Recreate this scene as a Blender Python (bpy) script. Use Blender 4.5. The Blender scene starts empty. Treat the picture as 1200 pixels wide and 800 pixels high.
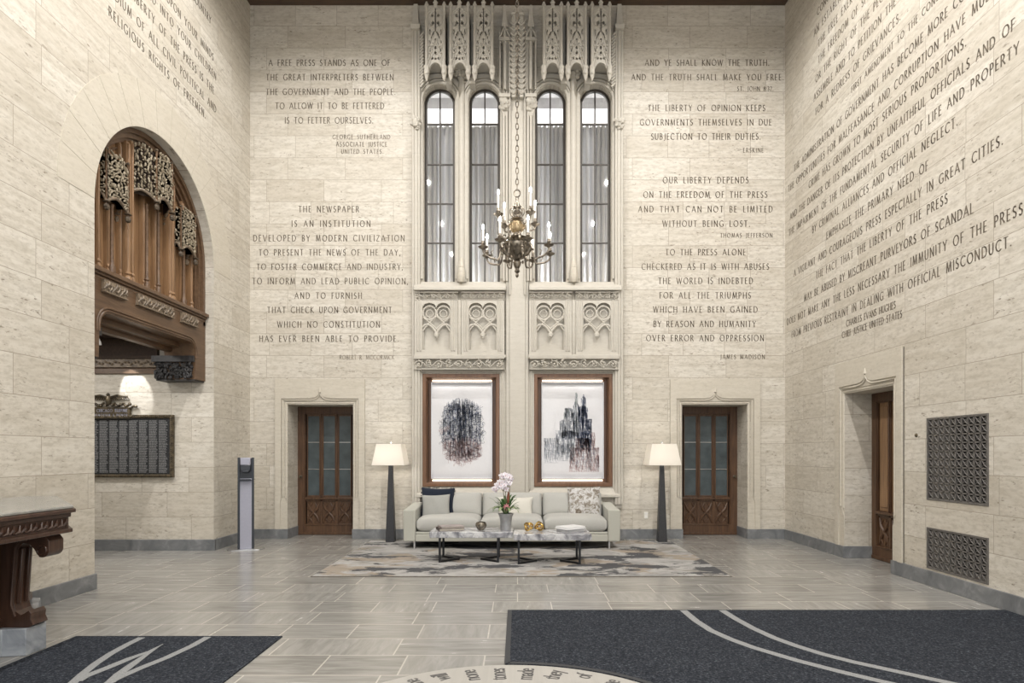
import bpy, math, random
from mathutils import Vector, Matrix
from mathutils.geometry import tessellate_polygon
random.seed(7)
PI = math.pi
SC = bpy.context.scene
COL = SC.collection

# ------------------------------------------------------------------ camera, light, exposure
F, CX, CY, EYE, DIST = 718.0, 606.5, 530.0, 1.53, 10.88
cam_d = bpy.data.cameras.new('camera')
cam = bpy.data.objects.new('camera', cam_d)
COL.objects.link(cam)
cam.location = (0, -DIST, EYE)
cam.rotation_euler = (PI / 2, 0, 0)
cam_d.sensor_width = 36
cam_d.lens = F / 1200 * 36
cam_d.shift_x = -(CX - 600) / 1200
cam_d.shift_y = (CY - 400) / 1200
cam_d.clip_start = 0.05
SC.camera = cam

SC.view_settings.view_transform = 'Standard'
SC.view_settings.look = 'None'
SC.view_settings.gamma = 1
SC.view_settings.use_curve_mapping = False
SC.view_settings.exposure = 0.0

world = bpy.data.worlds.new('world')
SC.world = world
world.use_nodes = True
world.node_tree.nodes['Background'].inputs[0].default_value = (0.93, 0.97, 1.0, 1)
world.node_tree.nodes['Background'].inputs[1].default_value = 1.0


def lamp(name, kind, loc, energy, color=(1, 0.93, 0.82), rot=(0, 0, 0), **kw):
    d = bpy.data.lights.new(name, kind)
    d.energy = energy
    d.color = color
    for k, v in kw.items():
        setattr(d, k, v)
    o = bpy.data.objects.new(name, d)
    o.location = loc
    o.rotation_euler = rot
    COL.objects.link(o)
    return o


# unseen ceiling lamps, added to light the hall and its upper walls
for lx in (-2.6, 2.6):
    for ly in (-3.4, -6.6, -9.8, -13.0):
        lamp('ceiling_fill', 'SPOT', (lx, ly, 9.35), 590, (1, 0.972, 0.935), spot_size=math.radians(166), spot_blend=0.45, shadow_soft_size=0.055)
# daylight through the glazed entrance behind the camera
lamp('entrance_daylight', 'AREA', (0, -14.6, 3.6), 250, (0.96, 0.98, 1.0), (PI / 2, 0, 0), shape='RECTANGLE', size=7.5, size_y=6.4)


# ------------------------------------------------------------------ helpers
def tag(o, label=None, cat=None, group=None, kind=None):
    if label: o['label'] = label
    if cat: o['category'] = cat
    if group: o['group'] = group
    if kind: o['kind'] = kind
    return o


def empty(name, loc=(0, 0, 0), rz=0, label=None, cat=None, group=None, kind=None):
    o = bpy.data.objects.new(name, None)
    o.empty_display_size = 0.1
    COL.objects.link(o)
    o.location = loc
    o.rotation_euler = (0, 0, rz)
    return tag(o, label, cat, group, kind)


class MB:
    """collects shapes and links them as one mesh object"""

    def __init__(self):
        self.v, self.f, self.m, self.mats = [], [], [], []

    def mi(self, mat):
        if mat is None: return 0
        if mat not in self.mats: self.mats.append(mat)
        return self.mats.index(mat)

    def add(self, vs, fs, mat=None, xf=None):
        n = len(self.v)
        i = self.mi(mat)
        if xf is not None:
            vs = [xf(*p) for p in vs]
        self.v += [tuple(p) for p in vs]
        self.f += [tuple(k + n for k in f) for f in fs]
        self.m += [i] * len(fs)
        return self

    def box(self, x0, x1, y0, y1, z0, z1, mat=None, xf=None):
        vs = [(x0, y0, z0), (x1, y0, z0), (x1, y1, z0), (x0, y1, z0), (x0, y0, z1), (x1, y0, z1), (x1, y1, z1), (x0, y1, z1)]
        fs = [(0, 3, 2, 1), (4, 5, 6, 7), (0, 1, 5, 4), (1, 2, 6, 5), (2, 3, 7, 6), (3, 0, 4, 7)]
        return self.add(vs, fs, mat, xf)

    def frustum(self, cx, cy, z0, z1, a0, b0, a1, b1, mat=None, xf=None):
        """tapered box: half sizes a,b at bottom and top"""
        vs = [(cx - a0, cy - b0, z0), (cx + a0, cy - b0, z0), (cx + a0, cy + b0, z0), (cx - a0, cy + b0, z0),
              (cx - a1, cy - b1, z1), (cx + a1, cy - b1, z1), (cx + a1, cy + b1, z1), (cx - a1, cy + b1, z1)]
        fs = [(0, 3, 2, 1), (4, 5, 6, 7), (0, 1, 5, 4), (1, 2, 6, 5), (2, 3, 7, 6), (3, 0, 4, 7)]
        return self.add(vs, fs, mat, xf)

    def tube(self, pts, r, n=8, mat=None, closed=False, cap=True, flat=1.0):
        """tube along pts; r a number or a list"""
        P = [Vector(p) for p in pts]
        k = len(P)
        rs = r if isinstance(r, (list, tuple)) else [r] * k
        vs, fs = [], []
        up = None
        for i in range(k):
            if closed:
                t = (P[(i + 1) % k] - P[i - 1])
            else:
                t = P[min(i + 1, k - 1)] - P[max(i - 1, 0)]
            if t.length < 1e-9: t = Vector((0, 0, 1))
            t.normalize()
            if up is None:
                up = Vector((0, 0, 1)) if abs(t.z) < 0.9 else Vector((0, 1, 0))
            a = t.cross(up)
            if a.length < 1e-6: a = t.orthogonal()
            a.normalize()
            b = a.cross(t).normalized()
            up = b
            for j in range(n):
                w = 2 * PI * j / n
                vs.append(P[i] + a * (rs[i] * math.cos(w)) + b * (rs[i] * flat * math.sin(w)))
        for i in range(k if closed else k - 1):
            for j in range(n):
                i2 = (i + 1) % k
                fs.append((i * n + j, i * n + (j + 1) % n, i2 * n + (j + 1) % n, i2 * n + j))
        if cap and not closed:
            fs.append(tuple(range(n))[::-1])
            fs.append(tuple((k - 1) * n + j for j in range(n)))
        return self.add(vs, fs, mat)

    def lathe(self, prof, c=(0, 0, 0), n=16, mat=None, xf=None):
        """prof: (radius, z) from bottom to top"""
        vs, fs = [], []
        for (r, z) in prof:
            for j in range(n):
                w = 2 * PI * j / n
                vs.append((c[0] + max(r, 1e-4) * math.cos(w), c[1] + max(r, 1e-4) * math.sin(w), c[2] + z))
        for i in range(len(prof) - 1):
            for j in range(n):
                fs.append((i * n + j, i * n + (j + 1) % n, (i + 1) * n + (j + 1) % n, (i + 1) * n + j))
        fs.append(tuple(range(n))[::-1])
        fs.append(tuple((len(prof) - 1) * n + j for j in range(n)))
        return self.add(vs, fs, mat, xf)

    def ball(self, c, rx, ry=None, rz=None, n=10, mat=None, xf=None, rot=None):
        ry = rx if ry is None else ry
        rz = rx if rz is None else rz
        m = max(4, n // 2)
        vs, fs = [], []
        R = rot.to_3x3() if rot else None
        for i in range(m + 1):
            a = -PI / 2 + PI * i / m
            for j in range(n):
                w = 2 * PI * j / n
                p = Vector((rx * max(math.cos(a), 1e-3) * math.cos(w), ry * max(math.cos(a), 1e-3) * math.sin(w), rz * math.sin(a)))
                if R: p = R @ p
                vs.append((c[0] + p.x, c[1] + p.y, c[2] + p.z))
        for i in range(m):
            for j in range(n):
                fs.append((i * n + j, i * n + (j + 1) % n, (i + 1) * n + (j + 1) % n, (i + 1) * n + j))
        return self.add(vs, fs, mat, xf)

    def plate(self, outer, holes=(), w0=0.0, w1=0.05, mat=None, xf=None):
        """flat outline (u,v) with holes, from depth w0 (back) to w1 (front); xf maps (u,v,w)"""
        loops = [list(outer)] + [list(h) for h in holes]
        tris = tessellate_polygon([[Vector((p[0], p[1], 0)) for p in l] for l in loops])
        flatp = [p for l in loops for p in l]
        n = len(flatp)
        vs = [(p[0], p[1], w1) for p in flatp] + [(p[0], p[1], w0) for p in flatp]
        fs = []
        for t in tris:
            a, b, c = t
            ar = (flatp[b][0] - flatp[a][0]) * (flatp[c][1] - flatp[a][1]) - (flatp[c][0] - flatp[a][0]) * (flatp[b][1] - flatp[a][1])
            if abs(ar) < 1e-12: continue
            if ar < 0: b, c = c, b
            fs.append((a, b, c))
            fs.append((a + n, c + n, b + n))
        o = 0
        for li, l in enumerate(loops):
            k = len(l)
            area = sum(l[i][0] * l[(i + 1) % k][1] - l[(i + 1) % k][0] * l[i][1] for i in range(k))
            ccw = (area > 0) if li == 0 else (area < 0)
            for i in range(k):
                a, b = o + i, o + (i + 1) % k
                fs.append((a, a + n, b + n, b) if ccw else (a, b, b + n, a + n))
            o += k
        return self.add(vs, fs, mat, xf)

    def build(self, name, mat=None, parent=None, bevel=0, seg=2, smooth=35, sub=0):
        me = bpy.data.meshes.new(name)
        me.from_pydata(self.v, [], self.f)
        ms = self.mats if self.mats else [mat]
        for m in ms:
            me.materials.append(m)
        if self.mats:
            me.polygons.foreach_set('material_index', self.m)
        me.update()
        if smooth:
            me.polygons.foreach_set('use_smooth', [True] * len(me.polygons))
            me.set_sharp_from_angle(angle=math.radians(smooth))
        o = bpy.data.objects.new(name, me)
        COL.objects.link(o)
        if bevel:
            b = o.modifiers.new('bevel', 'BEVEL')
            b.width = bevel
            b.segments = seg
            b.limit_method = 'ANGLE'
            b.angle_limit = math.radians(40)
            b.harden_normals = False
        if sub:
            s = o.modifiers.new('sub', 'SUBSURF')
            s.levels = s.render_levels = sub
        if parent: o.parent = parent
        return o


# wall frames: (u, v, w) -> world; w is towards the room
def XB(y=0.0):
    return lambda u, v, w: (u, y - w, v)


def XR(x=4.75):
    return lambda u, v, w: (x - w, u, v)


def XL(x=-4.75):
    return lambda u, v, w: (x + w, u, v)


def sc(Y): return F / (Y + DIST)
def bx(px, Y=0.0): return (px - CX) / sc(Y)
def bz(py, Y=0.0): return EYE + (CY - py) / sc(Y)
def fl(px, py):
    d = F * EYE / (py - CY)
    return ((px - CX) * d / F, d - DIST)


def arc(cx, cy, rx, ry, a0, a1, n=10):
    return [(cx + rx * math.cos(math.radians(a0 + (a1 - a0) * i / n)), cy + ry * math.sin(math.radians(a0 + (a1 - a0) * i / n))) for i in range(n + 1)]


def ell(cx, cy, rx, ry, n=8, rot=0):
    c, s = math.cos(rot), math.sin(rot)
    r = []
    for i in range(n):
        a = 2 * PI * i / n
        x, y = rx * math.cos(a), ry * math.sin(a)
        r.append((cx + x * c - y * s, cy + x * s + y * c))
    return r


def rect(x0, x1, z0, z1): return [(x0, z0), (x1, z0), (x1, z1), (x0, z1)]


def arch(x0, x1, z0, zs, n=16):
    """round-headed outline"""
    r = (x1 - x0) / 2
    return [(x0, z0), (x1, z0)] + arc((x0 + x1) / 2, zs, r, r, 0, 180, n)


def bez(p0, p1, p2, p3, n=12):
    r = []
    for i in range(n + 1):
        t = i / n
        a, b, c, d = (1 - t) ** 3, 3 * t * (1 - t) ** 2, 3 * t * t * (1 - t), t ** 3
        r.append(tuple(a * p0[k] + b * p1[k] + c * p2[k] + d * p3[k] for k in range(len(p0))))
    return r


# ------------------------------------------------------------------ materials
class NT:
    def __init__(self, name):
        self.mat = bpy.data.materials.new(name)
        self.mat.use_nodes = True
        self.t = self.mat.node_tree
        self.b = self.t.nodes['Principled BSDF']
        self.out = self.t.nodes['Material Output']

    def n(self, typ, **kw):
        nd = self.t.nodes.new(typ)
        for k, v in kw.items():
            setattr(nd, k, v)
        return nd

    def l(self, a, b):
        self.t.links.new(a, b)

    def math(self, op, a, b=None):
        m = self.n('ShaderNodeMath', operation=op)
        for i, s in enumerate((a, b)):
            if s is None: continue
            if isinstance(s, (int, float)): m.inputs[i].default_value = s
            else: self.l(s, m.inputs[i])
        return m.outputs[0]

    def comb(self, x, y, z):
        c = self.n('ShaderNodeCombineXYZ')
        for i, s in enumerate((x, y, z)):
            if isinstance(s, (int, float)): c.inputs[i].default_value = s
            else: self.l(s, c.inputs[i])
        return c.outputs[0]

    def mix(self, fac, a, b, blend='MIX'):
        m = self.n('ShaderNodeMix', data_type='RGBA', blend_type=blend)
        for sock, s in ((m.inputs[0], fac), (m.inputs[6], a), (m.inputs[7], b)):
            if isinstance(s, (int, float)): sock.default_value = s
            elif isinstance(s, tuple): sock.default_value = (*s, 1) if len(s) == 3 else s
            else: self.l(s, sock)
        return m.outputs[2]

    def ramp(self, fac, stops):
        r = self.n('ShaderNodeValToRGB')
        el = r.color_ramp.elements
        while len(el) < len(stops): el.new(0.5)
        for e, (p, c) in zip(el, stops):
            e.position = p
            e.color = (*c, 1) if isinstance(c, tuple) else (c, c, c, 1)
        self.l(fac, r.inputs[0])
        return r.outputs[0]

    def noise(self, vec, scale=5, detail=4, rough=0.55, dist=0.0):
        q = self.n('ShaderNodeTexNoise')
        q.inputs['Scale'].default_value = scale
        q.inputs['Detail'].default_value = detail
        q.inputs['Roughness'].default_value = rough
        q.inputs['Distortion'].default_value = dist
        if vec is not None: self.l(vec, q.inputs['Vector'])
        return q.outputs['Fac']

    def pos(self):
        g = self.n('ShaderNodeNewGeometry')
        s = self.n('ShaderNodeSeparateXYZ')
        self.l(g.outputs['Position'], s.inputs[0])
        sn = self.n('ShaderNodeSeparateXYZ')
        self.l(g.outputs['True Normal'], sn.inputs[0])
        return s.outputs, sn.outputs, g.outputs['Position']

    def obj(self):
        c = self.n('ShaderNodeTexCoord')
        s = self.n('ShaderNodeSeparateXYZ')
        self.l(c.outputs['Object'], s.inputs[0])
        return c.outputs['Object'], s.outputs

    def set(self, color=None, rough=None, metal=None, spec=None, **kw):
        if color is not None:
            if isinstance(color, tuple): self.b.inputs['Base Color'].default_value = (*color, 1)
            else: self.l(color, self.b.inputs['Base Color'])
        for nm, v in (('Roughness', rough), ('Metallic', metal), ('Specular IOR Level', spec)):
            if v is None: continue
            if isinstance(v, (int, float)): self.b.inputs[nm].default_value = v
            else: self.l(v, self.b.inputs[nm])
        return self

    def bump(self, h, strength=0.2, dist=0.01):
        b = self.n('ShaderNodeBump')
        b.inputs['Strength'].default_value = strength
        b.inputs['Distance'].default_value = dist
        self.l(h, b.inputs['Height'])
        self.l(b.outputs[0], self.b.inputs['Normal'])


def plain(name, color, rough=0.5, metal=0.0, var=0.12, scale=30, bump=0.0, spec=None):
    m = NT(name)
    v, _ = m.obj()
    nz = m.noise(v, scale, 3)
    c = m.mix(m.ramp(nz, [(0.3, 0.0), (0.7, 1.0)]), tuple(k * (1 - var) for k in color), tuple(min(1, k * (1 + var)) for k in color))
    m.set(c, rough, metal, spec)
    if bump: m.bump(nz, bump, 0.004)
    return m.mat


def travertine(name, ca, cb, block=True, streak=1.0):
    m = NT(name)
    p, nrm, P = m.pos()
    side = m.math('GREATER_THAN', m.math('ABSOLUTE', nrm[0]), 0.5)
    inv = m.math('SUBTRACT', 1.0, side)
    u = m.math('ADD', m.math('MULTIPLY', p[0], inv), m.math('MULTIPLY', m.math('ADD', p[1], 3.37), side))
    v = p[2]
    if block:
        br = m.n('ShaderNodeTexBrick', offset=0.37, squash=0.72, squash_frequency=3)
        m.l(m.comb(u, m.math('ADD', v, 0.26), 0.0), br.inputs['Vector'])
        br.inputs['Color1'].default_value = (0, 0, 0, 1)
        br.inputs['Color2'].default_value = (1, 1, 1, 1)
        br.inputs['Scale'].default_value = 1
        br.inputs['Brick Width'].default_value = 1.02
        br.inputs['Row Height'].default_value = 0.39
        br.inputs['Mortar Size'].default_value = 0.0035
        br.inputs['Mortar Smooth'].default_value = 0.3
        base = m.mix(br.outputs['Color'], ca, cb)
        bid = br.outputs['Color']
    else:
        base = m.mix(m.noise(P, 1.3, 2), ca, cb)
        bid = 0.0
    seed = m.math('MULTIPLY', bid, 7.0) if block else 0.0
    sv = m.comb(m.math('MULTIPLY', u, 1.0), m.math('MULTIPLY', v, 9.0), seed)
    s1 = m.noise(sv, 1.6, 7, 0.62, 0.4)
    c = m.mix(m.math('MULTIPLY', m.ramp(s1, [(0.42, 0.0), (0.66, 1.0)]), 0.42 * streak), base, tuple(k * 0.72 * q for k, q in zip(ca, (1, .97, .9))))
    s2 = m.noise(m.comb(u, m.math('MULTIPLY', v, 5.0), m.math('ADD', seed, 3.0)), 2.3, 3)
    c = m.mix(m.math('MULTIPLY', m.ramp(s2, [(0.52, 0.0), (0.72, 1.0)]), 0.35 * streak), c, (0.66, 0.635, 0.575))
    mt = m.noise(m.comb(u, m.math('MULTIPLY', v, 2.3), seed), 11, 5, 0.7)
    c = m.mix(m.math('MULTIPLY', m.ramp(mt, [(0.46, 0.0), (0.64, 1.0)]), 0.42 * streak), c, tuple(k * 0.62 * q for k, q in zip(ca, (1, .96, .9))))
    # pits
    pv = m.comb(m.math('MULTIPLY', u, 5.0), m.math('MULTIPLY', v, 12.5), seed)
    pt = m.noise(pv, 2.6, 6, 0.68)
    zone = m.ramp(m.noise(m.comb(m.math('MULTIPLY', u, 1.3), m.math('MULTIPLY', v, 4.0), m.math('ADD', seed, 5.0)), 1.9, 3), [(0.44, 0.0), (0.62, 1.0)])
    pits = m.math('MULTIPLY', m.ramp(pt, [(0.565, 0.0), (0.66, 1.0)]), zone)
    c = m.mix(m.math('MULTIPLY', pits, 0.85 * streak), c, (0.20, 0.165, 0.125))
    if block:
        c = m.mix(m.math('MULTIPLY', br.outputs['Fac'], 0.62), c, (0.19, 0.155, 0.115))
    m.set(c, 0.55, 0, 0.3)
    m.bump(m.math('MULTIPLY', pits, -1.0), 0.25, 0.006)
    return m.mat


M = {}
M['stone'] = travertine('travertine', (0.535, 0.492, 0.420), (0.635, 0.598, 0.53))
M['stone_smooth'] = travertine('travertine_smooth', (0.535, 0.49, 0.41), (0.58, 0.54, 0.465), False, 0.5)
M['carved'] = travertine('carved_limestone', (0.50, 0.468, 0.41), (0.56, 0.53, 0.47), False, 0.3)
M['letter'] = plain('carved_letter_pigment', (0.135, 0.112, 0.085), 0.9, 0, 0.35, 14)  # dark grey-brown pigment of the letters
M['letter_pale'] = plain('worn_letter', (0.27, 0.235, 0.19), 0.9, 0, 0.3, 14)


def marble_grey():
    m = NT('grey_marble_base')
    p, nrm, P = m.pos()
    n1 = m.noise(P, 4.5, 6, 0.6, 0.8)
    c = m.ramp(n1, [(0.3, (0.115, 0.122, 0.13)), (0.55, (0.18, 0.186, 0.192)), (0.75, (0.28, 0.285, 0.29))])
    m.set(c, 0.4)
    return m.mat


M['base'] = marble_grey()


def floor_mat():
    m = NT('veined_floor_tile')
    p, nrm, P = m.pos()
    br = m.n('ShaderNodeTexBrick', offset=0.42, squash=0.62, squash_frequency=2, offset_frequency=2)
    m.l(m.comb(p[0], m.math('ADD', p[1], 0.03), 0.0), br.inputs['Vector'])
    br.inputs['Color1'].default_value = (0, 0, 0, 1)
    br.inputs['Color2'].default_value = (1, 1, 1, 1)
    br.inputs['Scale'].default_value = 1
    br.inputs['Brick Width'].default_value = 0.94
    br.inputs['Row Height'].default_value = 0.415
    br.inputs['Mortar Size'].default_value = 0.006
    br.inputs['Mortar Smooth'].default_value = 0.1
    bid = br.outputs['Color']
    va = m.comb(m.math('MULTIPLY', p[0], 1.0), m.math('MULTIPLY', p[1], 8.0), m.math('MULTIPLY', bid, 9.0))
    vb = m.comb(m.math('MULTIPLY', p[0], 7.0), m.math('MULTIPLY', p[1], 1.2), m.math('MULTIPLY', bid, 9.0))
    sel = m.math('GREATER_THAN', bid, 0.62)
    na = m.noise(va, 2.6, 6, 0.6, 0.5)
    nb = m.noise(vb, 2.6, 6, 0.6, 0.5)
    nn = m.math('ADD', m.math('MULTIPLY', na, m.math('SUBTRACT', 1.0, sel)), m.math('MULTIPLY', nb, sel))
    c = m.ramp(nn, [(0.28, (0.165, 0.158, 0.143)), (0.5, (0.245, 0.237, 0.22)), (0.72, (0.325, 0.317, 0.298))])
    c = m.mix(m.math('MULTIPLY', bid, 0.45), c, (0.36, 0.35, 0.325))
    c = m.mix(m.math('MULTIPLY', br.outputs['Fac'], 0.8), c, (0.52, 0.495, 0.44))
    rg = m.ramp(nn, [(0.2, 0.16), (0.8, 0.30)])
    m.set(c, rg, 0, 0.5)
    m.bump(m.math('MULTIPLY', br.outputs['Fac'], -1.0), 0.15, 0.002)
    return m.mat


M['floor'] = floor_mat()


def wood(name, dark, light, rough=0.42, along='z', scale=1.0):
    m = NT(name)
    v, s = m.obj()
    k = {'x': (1, 12, 12), 'y': (12, 1, 12), 'z': (12, 12, 1)}[along]
    vec = m.comb(*[m.math('MULTIPLY', s[i], float(k[i])) for i in range(3)])
    n1 = m.noise(vec, 2.2 * scale, 5, 0.6, 0.6)
    n2 = m.noise(v, 1.4, 2)
    c = m.mix(m.ramp(n1, [(0.32, 0.0), (0.68, 1.0)]), dark, light)
    c = m.mix(m.math('MULTIPLY', m.ramp(n2, [(0.35, 0.0), (0.75, 1.0)]), 0.3), c, tuple(q * 0.65 for q in dark))
    m.set(c, rough, 0, 0.45)
    m.bump(n1, 0.08, 0.003)
    return m.mat


M['door'] = wood('door_oak', (0.060, 0.030, 0.016), (0.125, 0.066, 0.034))
M['door_h'] = wood('door_oak_rail', (0.105, 0.048, 0.022), (0.19, 0.092, 0.042), along='x')
M['panel_oak'] = wood('golden_oak', (0.185, 0.103, 0.050), (0.30, 0.178, 0.092))
M['beam_oak'] = wood('brown_oak', (0.088, 0.049, 0.027), (0.158, 0.094, 0.052), along='y')
M['dark_oak'] = wood('dark_oak', (0.030, 0.018, 0.012), (0.06, 0.036, 0.022), 0.75, along='y')
M['desk_oak'] = wood('desk_mahogany', (0.042, 0.021, 0.014), (0.092, 0.048, 0.031), 0.3)
M['ceil'] = wood('ceiling_timber', (0.055, 0.034, 0.022), (0.10, 0.062, 0.038), along='x')
M['frame_wood'] = wood('walnut_frame', (0.13, 0.062, 0.032), (0.21, 0.105, 0.052), 0.35)


def patina(name, a, b, rough=0.5, metal=0.0, scale=25):
    m = NT(name)
    v, _ = m.obj()
    n1 = m.noise(v, scale, 4)
    c = m.ramp(n1, [(0.35, a), (0.65, b)])
    m.set(c, rough, metal)
    return m.mat


M['foliage_carving'] = patina('aged_gilt_carving', (0.16, 0.125, 0.08), (0.36, 0.31, 0.225), 0.55)
M['dark_carving'] = patina('black_oak_carving', (0.010, 0.009, 0.010), (0.032, 0.03, 0.03), 0.5)
M['grey_carving'] = patina('grey_oak_carving', (0.10, 0.075, 0.052), (0.235, 0.18, 0.125), 0.5)
M['bronze'] = patina('bronze', (0.055, 0.045, 0.034), (0.17, 0.135, 0.085), 0.42, 0.6, 18)
M['bronze_plate'] = patina('dark_bronze_plate', (0.022, 0.024, 0.028), (0.05, 0.052, 0.057), 0.5, 0.4, 40)
M['bronze_text'] = patina('raised_bronze_letters', (0.19, 0.193, 0.198), (0.31, 0.312, 0.316), 0.5, 0.3, 60)
M['chand'] = patina('tarnished_chandelier_metal', (0.085, 0.072, 0.058), (0.36, 0.31, 0.245), 0.33, 0.75, 16)
M['chand_gold'] = patina('gilt_chandelier_band', (0.27, 0.19, 0.105), (0.46, 0.36, 0.22), 0.35, 0.7, 20)
M['candle'] = plain('candle_sleeve', (0.82, 0.80, 0.76), 0.5, 0, 0.03)
M['iron'] = plain('window_steel', (0.050, 0.043, 0.036), 0.5, 0.2, 0.2)
M['grille'] = plain('iron_grille', (0.15, 0.14, 0.13), 0.55, 0.3, 0.2)
M['black'] = plain('dark_void', (0.012, 0.012, 0.013), 0.8)
M['lamp_pole'] = plain('charcoal_lamp_column', (0.035, 0.035, 0.038), 0.4, 0.1, 0.15)
M['chrome'] = plain('brushed_steel', (0.55, 0.55, 0.55), 0.3, 0.9, 0.05)
M['lilac'] = plain('silver_panel', (0.33, 0.33, 0.39), 0.4, 0.25, 0.03)
M['blackplastic'] = plain('black_plastic', (0.020, 0.024, 0.032), 0.4, 0, 0.1)
M['steel_leg'] = plain('blackened_steel', (0.020, 0.020, 0.022), 0.4, 0.5, 0.1)
M['white'] = plain('white_paint', (0.80, 0.79, 0.77), 0.5, 0, 0.02)
M['paper'] = plain('white_paper', (0.70, 0.70, 0.72), 0.7, 0, 0.015)
M['outlet'] = plain('outlet_plastic', (0.78, 0.76, 0.70), 0.4, 0, 0.02)
M['gold'] = patina('polished_brass', (0.55, 0.36, 0.10), (0.80, 0.57, 0.22), 0.18, 1.0, 12)
M['silver_bowl'] = patina('smoked_glass_bowl', (0.10, 0.085, 0.065), (0.36, 0.32, 0.26), 0.22, 0.7, 14)
M['vase'] = patina('pewter_vase', (0.33, 0.335, 0.345), (0.44, 0.445, 0.455), 0.35, 0.5, 10)
M['book_dark'] = plain('dark_book_cover', (0.075, 0.055, 0.050), 0.5, 0, 0.2)
M['book_pages'] = plain('book_pages', (0.46, 0.42, 0.36), 0.8, 0, 0.1)
M['book_grey'] = plain('mauve_book_cover', (0.34, 0.29, 0.28), 0.4, 0, 0.1)
M['white_box'] = plain('white_lacquer', (0.74, 0.74, 0.74), 0.35, 0, 0.02)
M['grey_box'] = plain('grey_lacquer', (0.42, 0.42, 0.43), 0.4, 0, 0.03)
M['leaf'] = patina('orchid_leaf', (0.030, 0.085, 0.022), (0.085, 0.185, 0.050), 0.4, 0, 9)
M['leaf_pale'] = patina('bromeliad_leaf', (0.19, 0.27, 0.11), (0.42, 0.47, 0.27), 0.45, 0, 9)
M['stem'] = patina('orchid_stem', (0.085, 0.050, 0.028), (0.13, 0.115, 0.05), 0.6, 0, 12)
M['petal'] = patina('orchid_petal', (0.66, 0.60, 0.66), (0.82, 0.79, 0.82), 0.6, 0, 18)
M['pink'] = patina('pink_bract', (0.34, 0.105, 0.125), (0.50, 0.22, 0.23), 0.5, 0, 14)
M['redbrown'] = patina('russet_bract', (0.16, 0.045, 0.026), (0.24, 0.085, 0.05), 0.5, 0, 14)


def fabric(name, a, b, scale=220, bump=0.3):
    m = NT(name)
    v, _ = m.obj()
    n1 = m.noise(v, scale, 2)
    n2 = m.noise(v, 3, 3)
    c = m.mix(m.ramp(n1, [(0.3, 0.0), (0.7, 1.0)]), a, b)
    c = m.mix(m.math('MULTIPLY', n2, 0.18), c, tuple(k * 0.75 for k in a))
    m.set(c, 0.9, 0, 0.15)
    m.b.inputs['Sheen Weight'].default_value = 0.15
    m.bump(n1, bump, 0.002)
    return m.mat


M['sofa'] = fabric('sage_grey_upholstery', (0.40, 0.395, 0.345), (0.49, 0.485, 0.43))
M['cushion'] = fabric('grey_seat_fabric', (0.40, 0.395, 0.37), (0.50, 0.495, 0.465))
M['pillow_grey'] = fabric('grey_pillow', (0.30, 0.30, 0.28), (0.40, 0.40, 0.375))
M['pillow_navy'] = fabric('navy_pillow', (0.009, 0.013, 0.024), (0.022, 0.028, 0.044))
M['pillow_white'] = fabric('ivory_pillow', (0.60, 0.58, 0.52), (0.68, 0.66, 0.60))


def mottled_pillow():
    m = NT('mottled_velvet')
    v, _ = m.obj()
    n1 = m.noise(v, 13, 6, 0.68, 1.0)
    c = m.ramp(n1, [(0.33, (0.13, 0.10, 0.075)), (0.45, (0.27, 0.24, 0.20)), (0.52, (0.50, 0.49, 0.48)), (0.66, (0.62, 0.61, 0.60))])
    m.set(c, 0.7, 0, 0.3)
    m.bump(n1, 0.3, 0.006)
    return m.mat


M['pillow_mottled'] = mottled_pillow()


def table_marble():
    m = NT('white_grey_marble')
    v, _ = m.obj()
    n1 = m.noise(v, 3.2, 7, 0.62, 1.6)
    n2 = m.noise(v, 11, 5, 0.6, 0.9)
    c = m.ramp(n1, [(0.32, (0.08, 0.08, 0.095)), (0.43, (0.26, 0.26, 0.28)), (0.51, (0.50, 0.50, 0.51)), (0.60, (0.60, 0.60, 0.605)), (0.68, (0.26, 0.26, 0.285))])
    c = m.mix(m.math('MULTIPLY', m.ramp(n2, [(0.5, 0.0), (0.64, 1.0)]), 0.55), c, (0.19, 0.19, 0.21))
    m.set(c, 0.15)
    return m.mat


M['marble'] = table_marble()


def desk_marble(name, a, b):
    m = NT(name)
    v, _ = m.obj()
    n1 = m.noise(v, 5, 6, 0.62, 1.0)
    m.set(m.ramp(n1, [(0.35, a), (0.7, b)]), 0.22)
    return m.mat


M['desk_top'] = desk_marble('grey_stone_counter', (0.20, 0.20, 0.185), (0.34, 0.335, 0.31))
M['plinth'] = desk_marble('blue_grey_plinth', (0.20, 0.22, 0.245), (0.42, 0.44, 0.47))


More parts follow.
